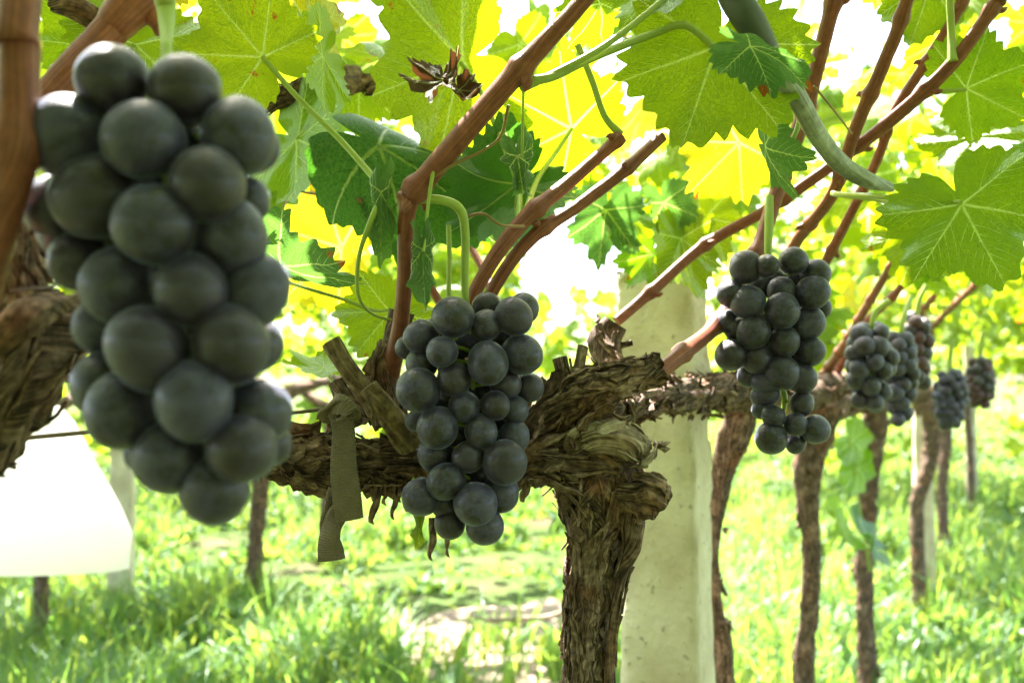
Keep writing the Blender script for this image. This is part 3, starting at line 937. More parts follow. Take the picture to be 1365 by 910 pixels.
def stem(parent, pts, widths, mat=STEM, name="petiole", segs=9, step=0.003):
    mb = MB()
    W = [P(*q) for q in pts]; rad = [px_r(w, q[2]) for w, q in zip(widths, pts)]
    if pts[0][1] < 0:
        W.insert(0, W[0] + (W[0] - W[1]).normalized() * 0.08); rad.insert(0, rad[0] * 0.8)
    tube(mb, Path(W, rad, step), segs)
    return build(mb, name, mat, parent)

# ---- the main vine in the middle
main = vine((0.066, 0.68, 0.0), "gnarled grapevine with split shaggy trunk and forked arms in front of the concrete post")
d0 = 0.66
tb = P(777, 910, d0)
pts = [Vector((tb.x + 0.006, tb.y + 0.03, 0.0)), Vector((tb.x + 0.004, tb.y + 0.02, 0.35)), Vector((tb.x, tb.y, 0.70)), P(778, 890, d0), P(781, 800, d0), P(789, 730, d0), P(795, 680, d0), P(797, 640, d0), P(790, 605, d0)]
rad = [0.024, 0.020, 0.018] + [px_r(w, d0) for w in (44, 46, 60, 84, 100, 86)]
mb = MB()
tp = Path(pts, rad, 0.0035)
tube(mb, tp, 64, lambda p, th, s: bark_disp(3, 0.34, 0.22)(p, th, s) + 0.10 * np.cos(th * 3 + s * 5) - 0.30 * np.exp(-(((th - 4.55 - 0.9 * np.sin(s * 9)) / .22) ** 2)) - 0.22 * np.exp(-(((th - 5.5 + 0.5 * np.sin(s * 13)) / .16) ** 2)) - 0.22 * np.exp(-(((th - 3.6 + 0.6 * np.sin(s * 11 + 1)) / .16) ** 2)))
plates(mb, tp, 110, 31, lmin=0.03, lmax=0.11, wmin=0.002, wmax=0.006, lift=0.0012, t0=0.5, off=1.03)
plates(mb, tp, 80, 33, lmin=0.01, lmax=0.03, wmin=0.002, wmax=0.006, lift=0.003, t0=0.78, off=1.06)
strips(mb, tp, 120, 32, lmin=0.04, lmax=0.14, wmin=0.0012, wmax=0.0042, lift=0.0035, t0=0.45, off=1.06)
strips(mb, tp, 24, 35, lmin=0.02, lmax=0.06, wmin=0.0010, wmax=0.0025, lift=0.013, t0=0.55, off=1.08)
trunk = build(mb, "trunk", BARK, main)
# side strand of the split trunk and the burl on the right
wood(main, "trunk_strand", [P(842, 655, .645), P(842, 720, .645), P(828, 770, .65), P(815, 850, .65), P(812, 930, .655), P(812, 1000, .66)], [px_r(w, .65) for w in (34, 26, 14, 12, 16, 18)], 8, 18, 0.25, 0.2, 0.003, 26, skw=dict(lmin=.02, lmax=.06, wmin=.0015, wmax=.004, lift=.004))
wood(main, "burl", [P(826, 662, .64), P(850, 664, .635), P(868, 668, .632), P(880, 676, .632)], [px_r(w, .635) for w in (40, 40, 44, 20)], 12, 24, 0.5, 0.25, 0.0015, 14, skw=dict(lmin=.008, lmax=.02, wmin=.0015, wmax=.003, lift=.004))
# head and left arm
wood(main, "arm", [P(835, 610, .655), P(800, 603, .65), P(755, 606, .645), P(705, 610, .645), P(640, 618, .65), P(560, 620, .645), P(480, 617, .64), P(420, 616, .635), P(375, 606, .63), P(340, 598, .625)],
     [px_r(w, .64) for w in (48, 62, 58, 48, 46, 50, 52, 56, 42, 24)], 5, 56, 0.42, 0.26, 0.003, 190, skw=dict(lmin=.012, lmax=.05, wmin=.0018, wmax=.0065, lift=.007, off=1.08, drop=0.0))
wood(main, "pale_wood", [P(752, 588, .640), P(775, 583, .637), P(805, 583, .635), P(838, 590, .636), P(858, 604, .642)], [px_r(w, .62) for w in (24, 38, 44, 42, 24)], 15, 48, 0.30, 0.42, 0.0012, 10, mats=PALEWOOD, skw=dict(lmin=.012, lmax=.04, wmin=.001, wmax=.002, lift=.003))
# right short arm that carries the thick cane
wood(main, "arm", [P(705, 580, .65), P(745, 545, .645), P(790, 520, .64), P(830, 505, .64), P(872, 492, .65)], [px_r(w, .645) for w in (44, 42, 34, 28, 22)], 7, 40, 0.42, 0.24, 0.003, 80, skw=dict(lmin=.012, lmax=.05, wmin=.0018, wmax=.006, lift=.006))
# rear cordon towards the next vine
wood(main, "arm", [P(770, 570, .68), P(815, 545, .74), P(870, 530, .84), P(930, 525, .98), P(985, 520, 1.12), P(1000, 530, 1.2)], [px_r(w, d) for w, d in ((56, .68), (46, .74), (42, .84), (40, .98), (44, 1.12), (40, 1.2))], 9, 36, 0.30, 0.18, 0.004, 90, skw=dict(lmin=.015, lmax=.06, wmin=.002, wmax=.007, lift=.008))
# hanging bark shreds under the left arm
for k, (x0, y0, x1, y1, w) in enumerate([(505, 640, 494, 696, 11), (528, 640, 522, 690, 8), (492, 630, 499, 668, 15), (545, 640, 541, 680, 14), (535, 650, 531, 668, 8), (702, 640, 696, 668, 13), (576, 690, 572, 744, 10), (592, 690, 595, 740, 5), (642, 650, 648, 684, 10), (470, 640, 475, 664, 10), (515, 640, 512, 672, 6)]):
    d = 0.632 + 0.004 * (k % 4)
    mb = MB()
    ribbon(mb, [P(x0, y0, d), P((x0 + x1) / 2 + 2, (y0 + y1) / 2, d - .003), P(x1 + 1, y1 - 8, d), P(x1, y1, d + .003)], [px_r(w, d) * 2, px_r(w, d) * 1.7, px_r(w, d) * 1.5, px_r(w, d) * 0.5], [(1, 0.2, 0), (0.9, 0.5, 0.1), (0.8, -0.6, 0), (0.4, 0.9, 0)], 0.0012, 0.0015, ripple=0.0022, seed=k * 3)
    build(mb, "bark_shred", BARK, main)
# pruned spurs on the left arm
for k, (pp, ww) in enumerate([
    ([(440, 455, .622), (462, 490, .622), (490, 528, .628), (512, 560, .636)], (26, 24, 28, 34)),
    ([(536, 415, .636), (524, 460, .636), (510, 500, .634), (515, 560, .638)], (34, 30, 34, 44)),
    ([(490, 515, .612), (510, 540, .614), (530, 570, .618), (548, 592, .625)], (22, 26, 32, 34)),
    ([(777, 462, .66), (772, 490, .655), (768, 525, .65)], (14, 14, 22)),
    ([(746, 478, .655), (752, 500, .652), (760, 530, .65)], (18, 18, 24)),
    ([(820, 430, .80), (806, 455, .80), (818, 490, .78), (826, 520, .76)], (28, 40, 30, 34)),
    ([(448, 510, .65), (462, 535, .645), (480, 560, .64)], (22, 26, 32))]):
    wood(main, "spur", [P(*q) for q in pp], [px_r(w, q[2]) for w, q in zip(ww, pp)], 40 + k, 20, 0.18, 0.15, 0.002, 10 if k != 3 else 0, mats=CUTWOOD if k in (0, 2, 3) else BARK, skw=dict(lmin=.01, lmax=.03, wmin=.0015, wmax=.004, lift=.003))

cane(main, [(800, -25, .54), (738, 45, .55), (682, 105, .56), (610, 188, .57), (547, 262, .58)], (24, 26, 30, 30, 30), nodes=(.40, .97), segs=20)
cane(main, [(546, 258, .58), (541, 310, .59), (540, 370, .60), (533, 440, .62), (520, 500, .635)], (26, 22, 21, 22, 26), nodes=(.02,), segs=20)
cane(main, [(828, 182, .66), (768, 235, .655), (700, 292, .645), (655, 350, .64), (622, 420, .645), (610, 520, .66)], (17, 18, 22, 20, 18, 20), nodes=(.02, .36), segs=18)
cane(main, [(882, 182, .67), (835, 225, .66), (770, 275, .655), (715, 312, .65), (672, 362, .65), (640, 430, .655), (630, 530, .665)], (17, 17, 17, 18, 18, 18, 20), nodes=(.15, .45), segs=18)
cane(main, [(868, 505, .65), (910, 470, .67), (958, 428, .72), (1005, 345, .76), (1038, 250, .78), (1075, 140, .78), (1112, 0, .76), (1122, -40, .75)], (24, 22, 20, 20, 21, 22, 20, 20), segs=18)
cane(main, [(822, 428, .82), (872, 385, .83), (940, 326, .84), (1030, 275, .83), (1130, 205, .80), (1200, 150, .77), (1270, 84, .74), (1330, 0, .72), (1345, -30, .72)], (15, 15, 15, 15, 16, 18, 18, 17, 17), segs=16)
cane(main, [(480, 262, .72), (505, 300, .73), (560, 360, .75), (600, 430, .76)], (12, 12, 11, 11))
cane(main, [(628, 330, .9), (650, 372, .88), (668, 420, .85)], (11, 11, 11))

# ---- left foreground vine
left = vine((-0.30, 0.50, 0.0), "out of focus old grapevine at the left edge behind the nearest grape bunch")
wood(left, "trunk", [Vector((-0.34, 0.52, 0)), Vector((-0.335, 0.5, 0.5)), P(-150, 720, .46), P(-85, 600, .44), P(-25, 515, .43), P(40, 460, .42), P(110, 430, .44), P(190, 415, .50)],
     [.03, .026, .026, .026, .026, px_r(108, .42), px_r(70, .42), px_r(40, .5)], 21, 40, 0.32, 0.18, 0.004, 110, skw=dict(lmin=.02, lmax=.07, wmin=.002, wmax=.007, lift=.006, t0=.45))
wood(left, "arm", [P(-60, 540, .41), P(-10, 480, .40), P(12, 400, .40), P(20, 330, .40), P(40, 290, .41)], [px_r(w, .4) for w in (90, 90, 60, 40, 24)], 23, 34, 0.35, 0.2, 0.003, 50, skw=dict(lmin=.012, lmax=.05, wmin=.002, wmax=.006, lift=.006))
wood(left, "spur", [P(-30, 470, .38), P(10, 440, .375), P(40, 418, .38), P(80, 402, .40)], [px_r(w, .38) for w in (40, 36, 44, 28)], 25, 24, 0.3, 0.2, 0.002, 16, skw=dict(lmin=.012, lmax=.03, wmin=.002, wmax=.005, lift=.004))
cane(left, [(30, -30, .33), (26, 60, .325), (22, 195, .32), (8, 280, .325), (-8, 345, .33), (-30, 430, .35)], (54, 52, 54, 44, 40, 40), nodes=(.50,), segs=22)
cane(left, [(205, -30, .47), (150, 38, .46), (95, 95, .45), (50, 150, .44), (0, 215, .42)], (52, 46, 44, 42, 40), nodes=(.12,), segs=22)
wood(left, "old_cane", [P(330, 150, .80), P(385, 128, .80), P(432, 118, .80), P(478, 112, .82), P(520, 120, .84)], [px_r(w, .8) for w in (24, 28, 36, 22, 18)], 27, 20, 0.35, 0.2, 0.003, 14, skw=dict(lmin=.02, lmax=.04, wmin=.002, wmax=.005, lift=.006))
wood(left, "old_cane", [P(70, 5, .60), P(105, 12, .60), P(140, 28, .61), P(165, 0, .62)], [px_r(w, .6) for w in (24, 30, 26, 18)], 28, 20, 0.35, 0.2, 0.003, 8, skw=dict(lmin=.02, lmax=.04, wmin=.002, wmax=.005, lift=.006))

# ---- the vines further along the row
def far_vine(label, pxs, ws, d, seed, lean=(0, 0), arms=(), n_strips=40, canes=(), head_y=None):
    top = P(*pxs[0], d)
    low = P(*pxs[-1], d)
    base = Vector((low.x + lean[0], d + lean[1], 0))
    v = vine(base, label)
    pts = [base - Vector((0, 0, 0.05))] + [P(x, y, d) for x, y in reversed(pxs)]
    if pts[1].z < 0.06: pts = pts[:1] + [p for p in pts[1:] if p.z > 0.08]
    n = len(pts)
    rr = [px_r(w, d) for w in reversed(ws)]
    rr = [rr[0] * 1.15] + rr[-(n - 1):]
    wood(v, "trunk", pts, rr, seed, 28, 0.26, 0.16, 0.006, n_strips, skw=dict(lmin=.03, lmax=.12, wmin=.003, wmax=.009, lift=.008, off=1.08))
    for k, (ap, aw) in enumerate(arms):
        wood(v, "arm", [P(*q) for q in ap], [px_r(w, q[2]) for w, q in zip(aw, ap)], seed + 50 + k, 22, 0.3, 0.18, 0.006, 30, skw=dict(lmin=.02, lmax=.07, wmin=.003, wmax=.008, lift=.01))
    for k, (cp, cw) in enumerate(canes):
        cane(v, cp, cw, segs=10, seed=seed + k)
    return v

v2 = far_vine("dark grapevine trunk half hidden by the right side of the big concrete post", [(985, 530), (985, 560), (968, 610), (955, 670), (948, 740), (955, 830), (966, 910)], [38, 40, 34, 22, 18, 18, 22], 1.26, 61,
    arms=[([(960, 535, 1.25), (1000, 525, 1.25), (1050, 530, 1.32), (1090, 522, 1.45), (1120, 510, 1.6)], (40, 46, 40, 34, 30))],
    canes=[([(1215, -20, .70), (1180, 80, .74), (1140, 172, .78), (1110, 258, .82), (1060, 325, .90), (1040, 380, 1.0), (1010, 520, 1.2)], (18, 18, 18, 17, 16, 15, 14)),
           ([(1295, -20, .80), (1240, 75, .82), (1192, 150, .84), (1165, 222, .87), (1100, 350, .95), (1050, 440, 1.1), (1010, 525, 1.22)], (14, 14, 13, 13, 13, 12, 12))])
v3 = far_vine("slender dark vine trunk standing free just right of the concrete post", [(1100, 540), (1092, 570), (1080, 605), (1076, 660), (1082, 740), (1078, 820), (1072, 910)], [46, 42, 38, 25, 21, 22, 24], 1.75, 62,
    arms=[([(1075, 545, 1.75), (1110, 535, 1.8), (1150, 530, 2.0), (1185, 530, 2.3)], (46, 44, 36, 30))],
    canes=[([(1196, 342, 1.15), (1160, 400, 1.25), (1125, 460, 1.4), (1090, 515, 1.6), (1082, 560, 1.74)], (11, 11, 12, 14, 14)),
           ([(1240, 330, 1.3), (1190, 395, 1.35), (1140, 450, 1.45), (1085, 560, 1.74)], (10, 10, 11, 12))])
v4 = far_vine("blurred vine trunk with bright green leaves growing beside its stem", [(1168, 535), (1165, 570), (1158, 640), (1155, 700), (1152, 770)], [30, 28, 24, 22, 20], 2.75, 63,
    arms=[([(1150, 535, 2.7), (1180, 525, 2.8), (1215, 522, 3.2), (1235, 525, 3.6)], (32, 32, 26, 20))],
    canes=[([(1245, 395, 1.9), (1210, 440, 2.2), (1180, 500, 2.6), (1166, 545, 2.75)], (9, 9, 10, 12)), ([(1300, 380, 1.7), (1240, 440, 2.2), (1180, 520, 2.7)], (8, 8, 9))])
v5 = far_vine("curved thin vine trunk leaning across the distant pale post", [(1240, 545), (1243, 590), (1238, 620), (1226, 660), (1222, 690)], [22, 20, 18, 16, 16], 4.1, 64, n_strips=10,
    arms=[([(1225, 545, 4.1), (1250, 535, 4.2), (1275, 532, 4.8)], (20, 20, 14))])
v6 = far_vine("farthest straight thin vine trunk right of the distant pale post", [(1262, 540), (1262, 590), (1258, 620), (1256, 660)], [14, 13, 12, 12], 5.4, 65, n_strips=6,
    arms=[([(1250, 540, 5.3), (1275, 533, 5.6), (1300, 532, 6.4)], (12, 12, 9))])
v9 = far_vine("distant vine trunk at the vanishing end of the row", [(1290, 535), (1290, 560), (1293, 600)], [9, 9, 8], 7.2, 66, n_strips=0, arms=[([(1282, 532, 7.2), (1300, 530, 7.6), (1312, 530, 8.5)], (8, 8, 6))])
v7 = far_vine("thin dark vine trunk in the sunny grass below the nearest grape bunch", [(352, 560), (347, 640), (343, 700), (336, 790)], [22, 20, 18, 18], 4.2, 67, n_strips=12,
    arms=[([(300, 520, 4.2), (345, 540, 4.2), (400, 518, 4.3), (460, 500, 4.6)], (12, 18, 14, 10))])
v8 = far_vine("vine trunk showing below the white bag at the far left", [(62, 560), (58, 640), (56, 740), (54, 845)], [20, 19, 18, 18], 3.7, 68, n_strips=12,
    arms=[([(0, 520, 4.5), (60, 545, 3.7), (130, 515, 4.5), (200, 500, 4.8)], (12, 16, 13, 10))])
v10 = far_vine("distant vine trunk seen just behind the hanging cloth tie", [(440, 545), (437, 620), (434, 690)], [13, 13, 12], 5.6, 69, n_strips=6,
    arms=[([(400, 520, 5.6), (440, 540, 5.6), (500, 515, 5.8), (560, 500, 6)], (9, 12, 10, 8))])

# ------------------------------------------------------------------ hero leaves
S = lambda seed, **k: LeafShape(seed, **k)
YM = [YELLOW, VEIN]
hero_leaf(left, (350, 76, .60), (268, -18, .585), S(21, droop=.15, cup=.05, wave=.8, sinus=.5), roll=8, width=1.0, petiole=[(395, 128, .60), (455, 188, .60), (500, 240, .59), (512, 262, .58)])
hero_leaf(main, (617, 80, .74), (470, 130, .70), S(22, droop=.2, cup=.1, wave=.9, sinus=.8), roll=-10, width=1.15, petiole=[(640, 115, .72), (668, 190, .70), (688, 250, .68), (690, 300, .65)])
hero_leaf(main, (955, 62, .60), (905, 214, .60), S(23, droop=.15, cup=.15, wave=.8, sinus=.25, tooth=1.2), roll=6, width=1.05, petiole=[(915, 32, .60), (870, 45, .60), (790, 78, .58), (735, 105, .565), (695, 112, .56)], prad=(.0022, .0028))
hero_leaf(main, (1000, 62, .545), (1094, 96, .545), S(24, droop=.3, cup=.4, wave=1.0, sinus=.4), roll=58, width=.8, mats=[COOLGREEN, VEIN])
hero_leaf(main, (762, 172, .76), (660, 118, .74), S(25, droop=.2, wave=1, sinus=.7), roll=0, width=1.0, petiole=[(740, 205, .74), (716, 240, .70), (700, 285, .65)])
hero_leaf(main, (505, 195, .71), (692, 292, .69), S(26, droop=.1, cup=.1, wave=.5, sinus=.05, roll=1.6, curl=.7, tooth=.6), roll=-30, width=.62, face=1, mats=[DARK, DARK], label="large dark green leaf curled over like a scoop")
hero_leaf(main, (690, 245, .72), (590, 325, .70), S(27, droop=.3, cup=.3, wave=.8, sinus=.2, roll=1.0), roll=10, face=-1, width=.7, mats=[DARK, DARK])
hero_leaf(v2, (1282, 272, .62), (1345, 395, .60), S(28, droop=.2, cup=.1, wave=1.0, sinus=.8), roll=-8, width=1.05, petiole=[(1235, 270, .64), (1170, 262, .68), (1118, 258, .76), (1110, 256, .81)])
hero_leaf(v2, (1288, 118, .78), (1385, 75, .76), S(29, droop=.2, cup=.1, wave=1.0, sinus=.6), roll=8, width=1.1, petiole=[(1240, 125, .78), (1195, 150, .82)])
hero_leaf(v2, (1300, 180, .85), (1260, 245, .84), S(30, droop=.3, wave=1.2, sinus=.9), roll=25, width=1.1)
hero_leaf(main, (985, 190, .88), (915, 262, .90), S(31, droop=.3, wave=1.1, sinus=.5), roll=0, width=.95, mats=YM, label="yellow leaf with scorched orange edges")
hero_leaf(main, (520, 415, .72), (468, 486, .70), S(32, droop=.35, wave=1.0, sinus=.6), roll=10, width=.95, petiole=[(498, 415, .71), (460, 400, .70), (410, 384, .70), (370, 370, .72)], prad=(.0012, .0013))
hero_leaf(main, (375, 355, .66), (440, 376, .60), S(33, droop=.4, cup=.4, wave=1.2, sinus=.5), roll=70, face=1, width=.8, mats=[COOLGREEN, VEIN])
hero_leaf(main, (432, 490, .70), (370, 492, .68), S(34, droop=.3, wave=1.2, sinus=.8), roll=62, width=.8, petiole=[(440, 505, .69), (452, 528, .65)], prad=(.0009, .0009))
hero_leaf(main, (808, 280, .98), (790, 360, .98), S(35, droop=.3, wave=1.2, sinus=1.0), roll=20, face=1, width=.9, mats=[COOLGREEN, VEIN])  # cool skylight on its top is put into the leaf colour
hero_leaf(main, (835, 285, .99), (845, 345, .98), S(36, droop=.3, wave=1.2, sinus=.8), roll=-20, width=.85)
hero_leaf(main, (885, 270, 1.0), (905, 330, 1.0), S(37, droop=.3, wave=1.2, sinus=.8), roll=10, face=1, width=.9, mats=[COOLGREEN, VEIN])  # blue-green colour again stands in for sky light on the blade
hero_leaf(left, (395, 185, .78), (475, 225, .74), S(38, droop=.3, wave=1.2, sinus=.7), roll=-5, width=1.0, petiole=[(420, 165, .78), (380, 195, .80)])
hero_leaf(left, (395, 210, .86), (378, 262, .84), S(39, droop=.3, wave=1.2, sinus=.7), roll=15, width=1.1)
hero_leaf(left, (455, 330, 1.05), (355, 300, 1.02), S(40, droop=.2, wave=.9, sinus=.5), roll=5, width=1.25, mats=YM)
hero_leaf(left, (180, 60, .62), (160, 190, .60), S(41, droop=.2, wave=.9, sinus=.6), roll=15, width=.9, petiole=[(160, 80, .62), (110, 20, .62), (90, -20, .62)])
hero_leaf(left, (118, 60, .66), (60, -20, .66), S(42, droop=.2, wave=.9, sinus=.6), roll=-15, width=1.0)
hero_leaf(main, (1020, 195, .66), (1045, 222, .63), S(43, droop=.6, cup=.4, wave=1.2, sinus=.6), roll=55, face=1, width=1.3, mats=[COOLGREEN, VEIN])
hero_leaf(v2, (1230, 300, .9), (1200, 390, .9), S(44, droop=.3, wave=1.2, sinus=.9), roll=10, width=1.0)
hero_leaf(left, (410, 30, .70), (470, 15, .68), S(45, droop=.3, wave=1.2, sinus=.9), roll=5, width=1.2, mats=YM)
hero_leaf(left, (430, 75, .66), (385, 105, .63), S(46, droop=.3, wave=1.1, sinus=.7), roll=-20, width=1.2)
hero_leaf(left, (225, -30, .62), (215, 30, .62), S(49, droop=.3, wave=1.1, sinus=.7), roll=30, width=.9, mats=YM)
hero_leaf(main, (880, -30, .62), (905, 30, .60), S(50, droop=.3, wave=1.1, sinus=.7), roll=10, width=1.2)
hero_leaf(main, (800, 5, .70), (765, 75, .70), S(51, droop=.3, wave=1.1, sinus=.7), roll=-35, face=1, width=.9)
hero_leaf(main, (908, 318, 1.0), (928, 405, 1.0), S(71, droop=.3, wave=1.2, sinus=.6), roll=-35, width=.8)
hero_leaf(main, (868, 338, 1.02), (838, 392, 1.02), S(72, droop=.3, wave=1.2, sinus=.8), roll=25, width=.9, mats=[BRIGHT, VEIN])
hero_leaf(main, (940, 290, 1.03), (975, 350, 1.03), S(73, droop=.3, wave=1.2, sinus=.8), roll=15, width=.95)
# dry and wilted leaves
hero_leaf(main, (590, 105, .60), (585, 158, .585), S(47, droop=.7, cup=.8, wave=3.0, sinus=1.3), roll=25, width=.7, mats=[DRY, DRY], label="shrivelled dark brown dry leaf")
hero_leaf(main, (612, 120, .60), (630, 150, .59), S(48, droop=.7, cup=.8, wave=3.0, sinus=1.3), roll=-30, width=.7, mats=[DRY, DRY], label="shrivelled dark brown dry leaf")
hero_leaf(main, (330, 130, .70), (352, 158, .70), S(52, droop=.7, cup=.8, wave=3.0, sinus=1.3), roll=-30, width=.9, mats=[DRY, DRY], label="shrivelled dark brown dry leaf")
# young bright leaves beside the fourth trunk
for a, t, s in (((1136, 586, 2.3), (1168, 612, 2.2), 61), ((1144, 624, 2.3), (1172, 652, 2.2), 62), ((1124, 700, 2.3), (1096, 702, 2.2), 63), ((1160, 722, 2.2), (1120, 680, 2.15), 64)):
    hero_leaf(v4, a, t, S(s, droop=.3, wave=1, sinus=.2, tooth=.5), roll=(20 if s != 64 else 70), face=-1, width=.7, mats=[DARK if s == 64 else BRIGHT, VEIN])
stem(v4, [(1160, 760, 2.6), (1150, 700, 2.3), (1140, 640, 2.3), (1130, 580, 2.3)], (4, 3, 3, 2), name="shoot")

def wilted(v, top, length, width, seed, mat=COOLGREEN, lean=0.0, yaw=0.0):
    """A young leaf hanging limp, folded round its own midrib."""
    d = top[2]
    M, size = frame(P(*top), P(top[0] + lean * length, top[1] + length, d + 0.01), R(yaw), 1)
    sh = LeafShape(seed + 70, droop=.25, cup=.25, wave=3.2, sinus=.7, roll=4.4, curl=0.3)
    mb = add_leaf(MB(), sh, na=150, veins=2)
    vv = np.concatenate(mb.v)
    wf = width / length / float(np.ptp(vv[:, 0]))
    o = link("leaf", mb.mesh("leaf", [mat, VEIN]), M @ Matrix.Diagonal((wf, 1, wf, 1)), v)
    o["label"] = "young leaf wilted and hanging folded"
    return o
wilted(main, (508, 256, .575), 108, 40, 1)
wilted(main, (563, 332, .57), 88, 42, 2, lean=.05)
wilted(main, (690, 208, .60), 70, 48, 3, lean=.15)
wilted(main, (558, 672, .60), 72, 20, 4, mat=LEAF)

# stems and tendrils of the main vine
stem(main, [(512, 255, .58), (492, 300, .58), (478, 345, .59), (478, 395, .60), (500, 420, .62), (545, 430, .64)], (9, 8, 6, 5, 4, 4), name="tendril")
stem(main, [(548, 256, .575), (600, 222, .57), (645, 200, .57), (668, 180, .57), (678, 140, .565)], (6, 5, 4, 4, 5), mat=REDSTEM, name="tendril")
stem(main, [(580, 215, .57), (573, 255, .57), (568, 300, .57), (565, 335, .57)], (6, 5, 4, 4), name="tendril")
stem(main, [(625, 288, .60), (645, 285, .60), (668, 300, .605), (698, 302, .63)], (5, 4, 4, 5), mat=REDSTEM, name="tendril")
stem(main, [(698, 110, .57), (697, 150, .58), (696, 210, .60)], (5, 4, 4), name="tendril")
stem(main, [(598, 300, .63), (599, 345, .63), (598, 395, .63)], (7, 7, 7), name="tendril")
stem(main, [(770, 60, .66), (790, 110, .66), (806, 155, .66), (828, 180, .66)], (9, 9, 9, 12))
stem(main, [(910, -25, .6), (860, 20, .58), (800, 65, .57), (735, 100, .565), (695, 118, .56)], (9, 9, 9, 10, 13))
stem(left, [(215, -30, .42), (222, 20, .42), (222, 75, .40)], (28, 24, 12), name="shoot")
stem(left, [(52, -20, .36), (45, 60, .36), (30, 190, .335)], (12, 12, 14))
stem(v2, [(1265, -20, .74), (1268, 40, .74), (1270, 82, .735)], (10, 10, 14))
stem(v2, [(1060, 130, .66), (1068, 150, .66), (1055, 190, .66), (1030, 225, .67)], (9, 8, 7, 6))
stem(v2, [(1110, 258, .81), (1180, 268, .75), (1240, 285, .70), (1300, 282, .64)], (8, 7, 6, 5), name="tendril")
stem(v2, [(1085, 115, .66), (1110, 145, .68), (1135, 178, .74)], (3, 3, 3), mat=REDSTEM, name="tendril")

# ------------------------------------------------------------------ canopy: leaves shared out to the nearest vine
# spots shaded by leaves added out of view, and spots cleared for the sun
SHADED = [(300, 60, .59, .08), (240, 110, .60, .05), (920, 150, .60, .08), (870, 110, .60, .06), (980, 110, .60, .06), (1290, 300, .62, .08), (1240, 330, .61, .06), (1340, 330, .61, .06), (610, 270, .62, .06),
          (508, 300, .575, .05), (563, 370, .57, .05), (690, 240, .6, .05), (500, 200, .68, .08), (600, 250, .66, .07), (570, 210, .66, .07), (280, 170, .32, .04), (640, 430, .59, .06), (1035, 370, .71, .05), (1300, 110, .77, .07), (1160, 450, 1.14, .09), (1195, 450, 1.36, .09), (1265, 510, 2.2, .14), (1155, 600, 2.25, .12), (1160, 640, 2.25, .12), (1105, 695, 2.25, .12)]
SUNNY = [(430, 15, .72), (700, 45, .8), (820, 35, .75), (960, 250, .89), (1150, 60, 1.0), (1290, 370, 1.0), (1220, 30, 1.0), (1050, 20, .9), (350, 165, .9), (780, 150, .85), (1180, 300, 1.2), (1250, 420, 1.6), (680, 190, .8), (1340, 240, .95), (740, 240, .95), (50, 182, .32), (540, 50, .72), (470, 60, .70), (400, 310, 1.03), (930, 240, .89), (660, 20, .70), (250, 80, .322), (150, 70, .322), (610, 190, .57), (760, 25, .55), (880, 60, .60), (40, 560, 2.1), (40, 640, 2.1), (40, 720, 2.1), (110, 680, 2.1)]
